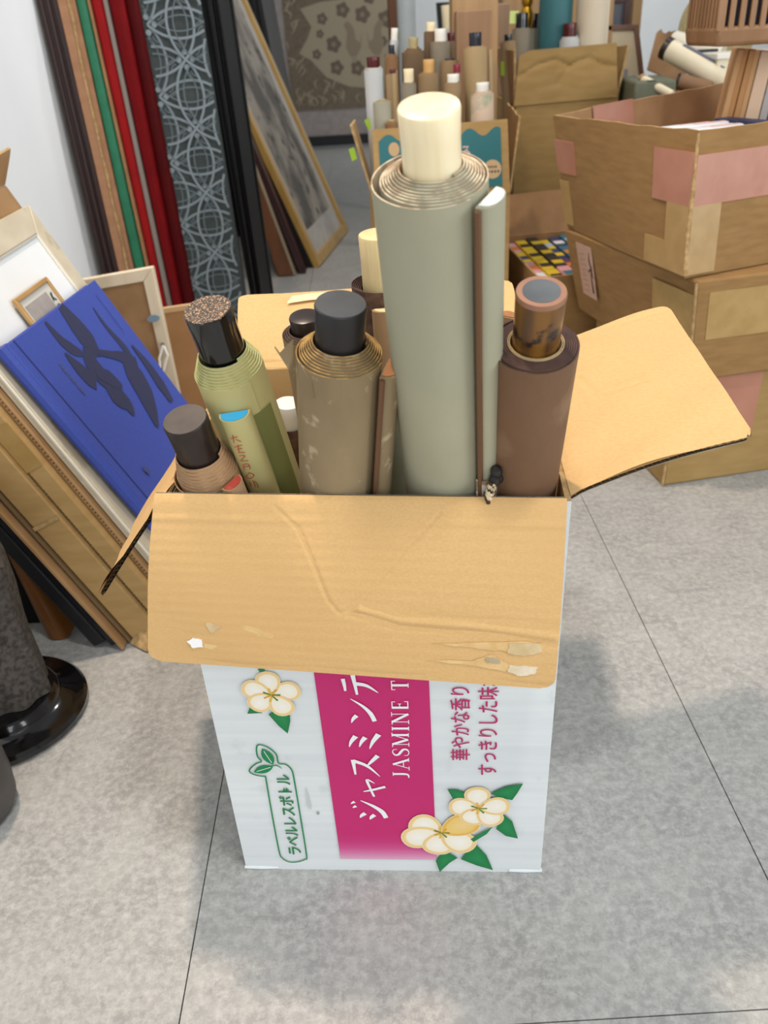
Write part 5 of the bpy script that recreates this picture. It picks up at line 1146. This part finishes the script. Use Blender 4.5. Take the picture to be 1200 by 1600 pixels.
panel(T, 'torn_flap', [q(d['tf'], .88, .0, .0), q(d['tf'], 1.222, 0, 0), q(d['tf'], 1.235, .035, .034), q(d['tf'], .88, .05, .02)], .003, KR, jit=.006)
T = Thing('frame_carton', 'tan frame carton with tape across its narrow side, third in the near left pile', 'box', (-.32, 1.04, 0), NS)
d = layer(T, 'carton_body', -.0230, -.0455, .850, 1.22, .50, CARD2); corr(T, d, .0215)
def band(d, a0, a1, m):
    mb = MB(); f = lambda p, a: V((p.x, d['y0']-.0008, p.z))+Na*a; q = [f(d['bb'], a0), f(d['fb'], a0), f(d['fb'], a1), f(d['bb'], a1)]
    mb.prism(q, [p-V((0, .0005, 0)) for p in q]); T.part('tape_strip', mb, m)
band(d, .27, .33, TAPE_TAN); band(d, .36, .40, TAPE_TAN)
T = Thing('frame_carton', 'wider tan frame carton with a crushed bottom end, fourth in the near left pile', 'box', (-.34, 1.04, 0), NS)
d = layer(T, 'carton_body', -.0465, -.0830, .842, 1.22, .48, CARD2)
band(d, .19, .195, CARD_EDGE)
p0, p1 = V((d['bb'].x, .841, .003)), V((d['fb'].x, .841, d['fb'].z)); cr = [p0+V((-.004, -.004, .0)), p0+V((.02, -.022, .0)), p1+V((.012, -.012, -.006)), p1+V((.004, 0, .006)), p0+V((.008, 0, .014))]
mb = MB(); mb.prism(cr, [p+V((.002, .004, .004)) for p in cr]); T.part('crushed_end', mb, CARD_EDGE)
T = Thing('cardboard_sheet', 'thin brown cardboard sheet standing between the wide carton and the black frame', 'sheet', (-.34, 1.0, 0), NS)
layer(T, 'sheet', -.0905, -.0945, .826, 1.20, .46, KR, bevel=.0005); layer(T, 'sheet_fold', -.0845, -.0870, .838, 1.20, .45, mat('dark_card', '#7a6240', rough=.9), bevel=.0005)
T = Thing('picture_frame', 'navy-black frame at the back of the near left pile, its foot on the floor', 'frame', (-.36, 1.0, 0), NS)
NB = mat('navy_black', '#12151e', '#0e1018', .4); d = layer(T, 'frame_rail', -.0960, -.1080, .834, 1.2, .46, NB); layer(T, 'back_rail', -.1085, -.128, .834, 1.2, .44, BLACK_MAT, bevel=.003)
T = Thing('picture_frame', 'brown wooden frame with a rounded edge, leaning low beside the statue', 'frame', (-.44, .87, 0), NS)
lean(T, 'frame_rail', V((-0.4452, 0.8550, 0.0006)), V((-0.4182, 0.8550, 0.0091)), V((-0.4614, 0.8550, 0.1398)), V((-0.4452, 0.8550, 0.1506)), .04, mat('chestnut', '#8a5626', '#794a1f', .35, 10, (3, 3, .3)), rnd_, zt=.40, bevel=.006)
lean(T, 'picture_board', V((-0.4390, 0.8550, 0.0022))+V((0, .041, 0)), V((-0.4228, 0.8550, 0.0073))+V((0, .041, 0)), V((-0.4578, 0.8550, 0.1414))+V((0, .041, 0)), V((-0.4482, 0.8550, 0.1480))+V((0, .041, 0)), .3, mat('dark_olive_board', '#3a3c30', rough=.7), zt=.40)
T = Thing('shadow_panel', 'black panel added to stand for the shadow under the near left pile', 'case', (-.52, .95, 0), NS)  # added panel and loop, their black stands in for shade in the hollow
mb = MB(); mb.hexa([(-.628, .900, .001), (-.436, .892, .001), (-.436, .917, .001), (-.628, .925, .001)], [(-.628, .905, .30), (-.515, .897, .30), (-.515, .922, .30), (-.628, .930, .30)]); T.part('case_body', mb, BLACK_DULL, bevel=.004)
mb = MB(); mb.tube([(-.60, .915, .302), (-.60, .915, .325), (-.55, .912, .325), (-.55, .912, .302)], .005, 8); T.part('panel_loop', mb, BLACK_DULL)
# the back of a stretched canvas standing further in
T = Thing('stretched_canvas', 'back of a framed board with pale wooden bars, a blue hanger and white string', 'frame', (-.42, 1.41, 0), NS)
c3, c4, c2_ = V((-0.3587, 1.4000, 0.3406)), V((-0.4809, 1.4000, 0.3267)), V((-0.3539, 1.4000, 0.1084))
dn = (c2_-c3); dn = dn*((c3.z-.004)/-dn.z); le = (c4-c3)
c = [c3+le*1.15+dn, c3+dn, c3, c3+le*1.15]
PB = mat('pale_bar', '#d8c8ae', '#c9b89c', .6, 12, (3, 3, .4))
i_, n_, ex, ey = frame_rect(T, c, .020, .016, PB, name='stretcher')
mb = MB(); j = [p-n_*.005 for p in i_]; mb.hexa([p-n_*.004 for p in j], j); T.part('back_board', mb, mat('hardboard', '#a07b54', '#94704a', .8, 30))
for nm, pt_, rx, rz, mm in (('hanger', V((-0.3714, 1.3950, 0.2575)), .011, .006, mat('blue_hanger', '#8ba3b5', rough=.3, metal=.3)),):
    mb = MB(); mb.prism([p for p in ell(pt_, ex, ey, rx, rz, 16)], [p+n_*.003 for p in ell(pt_, ex, ey, rx, rz, 16)]); T.part(nm, mb, mm)
mb = MB(); pt_ = V((-0.3636, 1.3950, 0.2120)); mb.prism(ell(pt_, ex, ey, .0035, .0035, 10), [p+n_*.005 for p in ell(pt_, ex, ey, .0035, .0035, 10)]); T.part('screw', mb, mat('steel', '#c9ccd0', rough=.25, metal=.8))
mb = MB(); mb.tube([V((-0.3629, 1.3900, 0.2102)), V((-0.3732, 1.3880, 0.1884)), V((-0.3751, 1.3870, 0.1655)), V((-0.3657, 1.3880, 0.1503))], .0022, 8); mb.tube([V((-0.3623, 1.3910, 0.2086)), V((-0.3579, 1.3880, 0.1933)), V((-0.3688, 1.3860, 0.1679)), V((-0.3787, 1.3880, 0.1535))], .0022, 8); T.part('string', mb, mat('white_string', '#e6e3dc', rough=.8))
T = Thing('hardboard_panel', 'plain brown board with a pale top edge, standing behind the stretched canvas', 'board', (-.36, 1.56, 0), NS)
a_, b_ = V((-0.4027, 1.5600, 0.2252)), V((-0.3019, 1.5600, 0.2338)); e = (b_-a_); c = [V((a_.x-.03, 1.56, .002)), V((b_.x+.005, 1.56, .002)), b_, a_]
mb = MB(); mb.hexa(c, [p+V((0, .012, 0)) for p in c]); T.part('panel_sheet', mb, mat('brown_panel', '#a1764a', '#946b42', .8, 14), bevel=.001)
mb = MB(); q = [a_, b_, b_+V((0, .012, 0)), a_+V((0, .012, 0))]; mb.hexa([p+V((0, -.0008, -.008)) for p in q], [p+V((0, -.0008, .001)) for p in q]); T.part('edge_strip', mb, mat('pale_edge', '#c09a70', rough=.7))

# ================================================================== statue and pot at the left
T = Thing('statue', 'grey speckled robed figure on a glossy black round base, at the left edge', 'statue', (-.452, .725, 0))
STN = mat('speckled_stone', '#5c554f', '#393531', .7, 160, lo=.4, hi=.62, c3='#8f8b88', s3=26, lo3=.6, hi3=.72, bump=.3)
cx_, cy_ = -.449, .725
mb = MB(); mb.lathe([(.086, 0), (.091, .003), (.0915, .008), (.088, .012), (.080, .0135), (.070, .015), (.064, .019), (.062, .026), (.058, .030), (.03, .031)], 72)
mb.v = [(p[0]+cx_, p[1]+cy_, p[2]) for p in mb.v]; T.part('base', mb, BLACK_LAC)
mb = MB(); rows = []; seg = 48
prof = [(.052, .031, 0), (.050, .05, .002), (.046, .09, .004), (.045, .13, .004), (.048, .17, .003), (.050, .21, .0), (.047, .25, -.004), (.040, .285, -.008), (.022, .305, -.01), (.016, .315, -.01), (.024, .33, -.012), (.028, .355, -.012), (.022, .38, -.012), (.010, .392, -.012), (.001, .394, -.012)]
for r, z, o in prof:
    row = []
    for k in range(seg):
        a = 2*math.pi*k/seg; f = 1+(.07*math.cos(9*a+z*18)+.03*math.cos(4*a+1))*max(0, 1-z/.28); row.append(mb.pt((cx_-.004+o+r*f*1.12*math.cos(a), cy_+.004+r*f*.9*math.sin(a), z)))
    rows.append(row)
for a, b_ in zip(rows, rows[1:]):
    for k in range(seg): mb.face((a[k], a[(k+1) % seg], b_[(k+1) % seg], b_[k]))
mb.face(rows[0][::-1]); mb.face(rows[-1]); T.part('robed_figure', mb, STN)
mb = MB()
for sgn in (-1, 1): mb.tube([(cx_-.012+sgn*.048, cy_, .265), (cx_-.008+sgn*.055, cy_-.02, .215), (cx_-.006+sgn*.03, cy_-.046, .195), (cx_-.006, cy_-.052, .21)], [.017, .017, .013, .008], 14)
T.part('sleeves', mb, STN)
mb = MB(); mb.tube([(cx_+.030, cy_-.036, .235), (cx_+.036, cy_-.034, .17), (cx_+.032, cy_-.036, .12), (cx_+.02, cy_-.044, .09)], [.006, .009, .007, .003], 10); T.part('pale_sash', mb, mat('pale_stone', '#b4bac6', '#8d93a2', .6, 60))
T = Thing('pot', 'dark grey round pot cut off by the lower left edge', 'pot', (-.442, .585, 0))
mb = MB(); mb.lathe([(.036, 0), (.042, .003), (.047, .015), (.0485, .04), (.047, .07), (.043, .09), (.045, .096), (.041, .096), (.040, .08), (.040, .02), (.01, .01)], 48); mb.v = [(p[0]-.434, p[1]+.583, p[2]) for p in mb.v]; T.part('pot_body', mb, mat('grey_glaze', '#4d4947', '#423e3c', .5, 40))
mb = MB(); mb.lathe([(.0462, .088), (.0475, .092), (.0462, .096)], 48, cap=False); mb.v = [(p[0]-.434, p[1]+.583, p[2]) for p in mb.v]; T.part('rim', mb, mat('glaze_rim', '#5c5754', rough=.4))

# ================================================================== clutter behind the right-hand stack
yC = 2.05
T = Thing('carton', 'large brown carton behind the right-hand stack with a torn corner flap, heaped with scroll boxes', 'box', (1.0, 2.3, 0), 'large cartons')
b = F4((.66, yC, 0), (1.35, yC+.05, 0), (1.33, yC+.55, 0), (.66, yC+.50, 0)); t = [p+V((0, 0, .50)) for p in b]
carton(T, b, t, CARD2, CARD_IN, th=.005)
mb = MB(); mb.hexa([p+V((0, 0, .42)) for p in [lerp(lerp(b[0], b[2], .03), b[0], .0), lerp(b[1], b[3], .03), lerp(b[2], b[0], .03), lerp(b[3], b[1], .03)]], [p+V((0, 0, .43)) for p in [lerp(b[0], b[2], .03), lerp(b[1], b[3], .03), lerp(b[2], b[0], .03), lerp(b[3], b[1], .03)]])
T.part('inner_tray', mb, CARD_IN)
panel(T, 'torn_flap', [V((0.7535, 2.4200, 0.5371)), V((0.8647, 2.4200, 0.4911)), V((0.8441, 2.4700, 0.6132)), V((0.7861, 2.4700, 0.6234))], .005, mat('brown_card', '#9c7a57', '#8e6c4a', .85, 20), jit=.006)
SBX = 'scroll boxes heaped at the right'
def lying(T, name, a, b_, r, m, flat=1.0, seg=20):
    a, b_ = V(a), V(b_); mb = MB(); mb.tube([a, lerp(a, b_, .03), lerp(a, b_, .5), lerp(a, b_, .97), b_], [r*.9, r, r, r, r*.9], seg); return T.part(name, mb, m)
CRM = mat('cream_box', '#ece2c8', '#e2d6b8', .5, 12)
T = Thing('lying_scroll', 'cream wrapped scroll lying with a dark end cap and a slate-blue title slip', 'scroll', (.8, 2.2, .5), SBX)
a_, b_ = V((0.7156, 2.1600, 0.5883)), V((0.8324, 2.0600, 0.5149)); lying(T, 'wrapped_roll', a_, b_, .0235, CRM); dr = (b_-a_).normalized()
lying(T, 'end_cap', a_-dr*.010, a_+dr*.004, .0245, DARK_ROLL)
sd = V((0, 0, 1)).cross(dr).normalized(); upn = dr.cross(sd).normalized(); upn = upn if upn.z > 0 else -upn
fo = upn*.0237; 
mb = MB(); q = [a_+dr*.03+fo-sd*.009, a_+dr*.14+fo-sd*.009, a_+dr*.14+fo+sd*.009, a_+dr*.03+fo+sd*.009]; mb.hexa([p-upn*.006 for p in q], [p+upn*.0006 for p in q]); T.part('title_slip', mb, mat('slate_slip', '#6b6f7d', rough=.6))
T = Thing('lying_scroll', 'white wrapped roll lying behind the cream one, its end cut at a slant', 'scroll', (.8, 2.3, .5), SBX)
lying(T, 'wrapped_roll', V((0.7763, 2.3200, 0.5977)), V((0.8734, 2.2400, 0.5667)), .026, mat('white_wrap', '#f0ead8', '#e8e0ca', .5, 12))
mb = MB(); c_ = V((0.8186, 2.2000, 0.5784)); mb.box(tuple(c_), (.05, .02, .008)); T.part('dark_strap', mb, BLACK_MAT)
T = Thing('lying_scroll', 'white flat box lying under the wrapped rolls, beside the leaning tan books', 'box', (.95, 2.1, .5), SBX)
mb = MB(); a_ = V((0.8087, 2.1200, 0.5650)); mb.box((a_.x+.06, 2.12, a_.z-.02), (.14, .10, .045)); T.part('box_body', mb, CRM, bevel=.003); mb = MB(); mb.box((a_.x+.06, 2.12, a_.z+.006), (.146, .106, .012)); T.part('lid', mb, mat('white_lid', '#f2eee2', rough=.5), bevel=.002)
T = Thing('lying_scroll', 'short brown roll with a black end peeping out under the cream scroll', 'scroll', (.8, 2.05, .5), SBX)
a_, b_ = V((0.7235, 2.0900, 0.5257)), V((0.7876, 2.0600, 0.5071)); lying(T, 'wrapped_roll', a_, b_, .017, mat('brown_roll', '#8a6648', '#7b583c', .6, 20)); lying(T, 'end_cap', a_-(b_-a_)*.06, a_+(b_-a_)*.02, .0175, BLACK_LAC)
T = Thing('book_box', 'grey-green cloth box lying low behind the open upper carton', 'box', (.70, 2.0, .5), SBX)
a_, b_ = V((0.5949, 2.0200, 0.5069)), V((0.6824, 2.0200, 0.5073)); mb = MB(); q = [V((a_.x, 1.99, a_.z-.03)), V((b_.x, 1.98, a_.z-.03)), V((b_.x+.03, 2.18, a_.z-.03)), V((a_.x+.02, 2.18, a_.z-.03))]
GG = mat('grey_green_cloth_box', '#6b6f5e', '#60644f', .7, 40); hh = V((0.5940, 2.0200, 0.5445)).z-a_.z+.022
mb.hexa(q, [p+V((0, 0, hh)) for p in q]); T.part('box_body', mb, GG, bevel=.006, bseg=3)
mb = MB(); zz = a_.z-.03+hh; mb.hexa([p+V((0, 0, hh+.0003)) for p in [lerp(q[0], q[1], .3), lerp(q[0], q[1], .5), lerp(q[3], q[2], .5), lerp(q[3], q[2], .3)]], [p+V((0, 0, hh+.001)) for p in [lerp(q[0], q[1], .3), lerp(q[0], q[1], .5), lerp(q[3], q[2], .5), lerp(q[3], q[2], .3)]]); T.part('title_strip', mb, mat('box_strip', '#7c7f6c', rough=.7))
T = Thing('lying_scroll', 'slim cream scroll resting on the grey-green cloth box', 'scroll', (.72, 2.0, .55), SBX)
lying(T, 'wrapped_roll', V((0.6197, 2.0200, 0.5394)), V((0.6679, 1.9600, 0.5090)), .0085, CRM); lying(T, 'end_cap', V((0.6197, 2.0250, 0.5404)), V((0.6211, 2.0150, 0.5383)), .0090, TAN)
# pictures leaning behind
T = Thing('picture_frame', 'cream canvas in a brown wooden frame leaning behind the tall carton', 'picture', (.72, 2.55, 0), 'frames leaning at the back right')
c3, c4, cb = V((0.7791, 2.6200, 0.6377)), V((0.6590, 2.6200, 0.6408)), V((0.8120, 2.6200, 0.4951)); dn = cb-c3; dn = dn*(c3.z/-dn.z)*.995; le = c4-c3; c = [c3+le+dn, c3+dn, c3, c4]
i_, n_, ex, ey = frame_rect(T, c, .014, .02, mat('umber_frame', '#7d5c48', '#6f503e', .5, 10, (3, 3, .4)), mmat=mat('cream_canvas', '#ddd0b2', '#d2c3a2', .8, 8))
mb = MB(); cc = V((0.7423, 2.6150, 0.5054)); mb.box((cc.x, 2.613, cc.z), (.03, .003, .05)); T.part('grey_label', mb, mat('grey_slip', '#9a9aa0', rough=.7))
T = Thing('picture_frame', 'dark mahogany mirror frame with rounded corners standing behind the cream canvas', 'mirror', (.72, 2.85, 0), 'frames leaning at the back right')
c3, c4 = V((0.8189, 2.8500, 0.6927)), V((0.7030, 2.8500, 0.6954)); c = [V((c4.x, 2.85, .02)), V((c3.x, 2.85, .02)), c3+V((0, 0, .02)), c4+V((0, 0, .02))]
frame_rect(T, c, .02, .03, mat('mahogany', '#47241a', '#3a1c14', .3, 10), mmat=mat('mirror_glass', '#8d95a6', rough=.12, metal=.6))
T = Thing('wooden_board', 'upright tan wooden board edge beside the mahogany mirror', 'board', (.8, 2.95, 0), 'frames leaning at the back right')
a_, b_ = V((0.8542, 2.9500, 0.6666)), V((0.8839, 2.9500, 0.6651)); mb = MB(); mb.box(((a_.x+b_.x)/2, 2.97, .55), (b_.x-a_.x, .04, 1.09)); T.part('board', mb, mat('board_tan', '#a07c4e', '#92703f', .5, 10, (3, 3, .3)), bevel=.002)
mb = MB(); mb.box(((a_.x+b_.x)/2, 2.97, 1.1), (b_.x-a_.x+.01, .05, .02)); T.part('cap', mb, mat('board_cap', '#8e6b3e', rough=.5))
T = Thing('wicker_tray', 'round woven tray standing on edge left of the slatted basket', 'tray', (1.1, 2.4, .5))
c_ = V((0.9294, 2.4500, 0.6188)); mb = MB(); mb.lathe([(.0001, 0), (.05, .0), (.085, .006), (.10, .02), (.096, .022), (.08, .010), (.05, .005), (.0001, .004)], 40, cap=False); mb.v = [(c_.x+p[0], c_.y-p[2], c_.z+p[1]) for p in mb.v]
T.part('woven_dish', mb, mat('wicker', '#b3a27a', '#8d8a5c', .7, 60)); mb = MB(); mb.tube([c_+V((.100*math.cos(k*math.pi/16), -.020, .100*math.sin(k*math.pi/16))) for k in range(33)], .004, 8); T.part('rim', mb, mat('wicker_rim', '#a8956b', rough=.7))
# black kick board low on the far wall
mb = MB(); mb.box((1.4, 6.615, .04), (4.3, .02, .08)); struct('baseboard_back', mb, BLACK_MAT)
mb = MB(); mb.box((-.630, 2.75, .03), (.008, 7.7, .06)); struct('baseboard_left', mb, mat('grey_skirting', '#8d8a86', rough=.6))
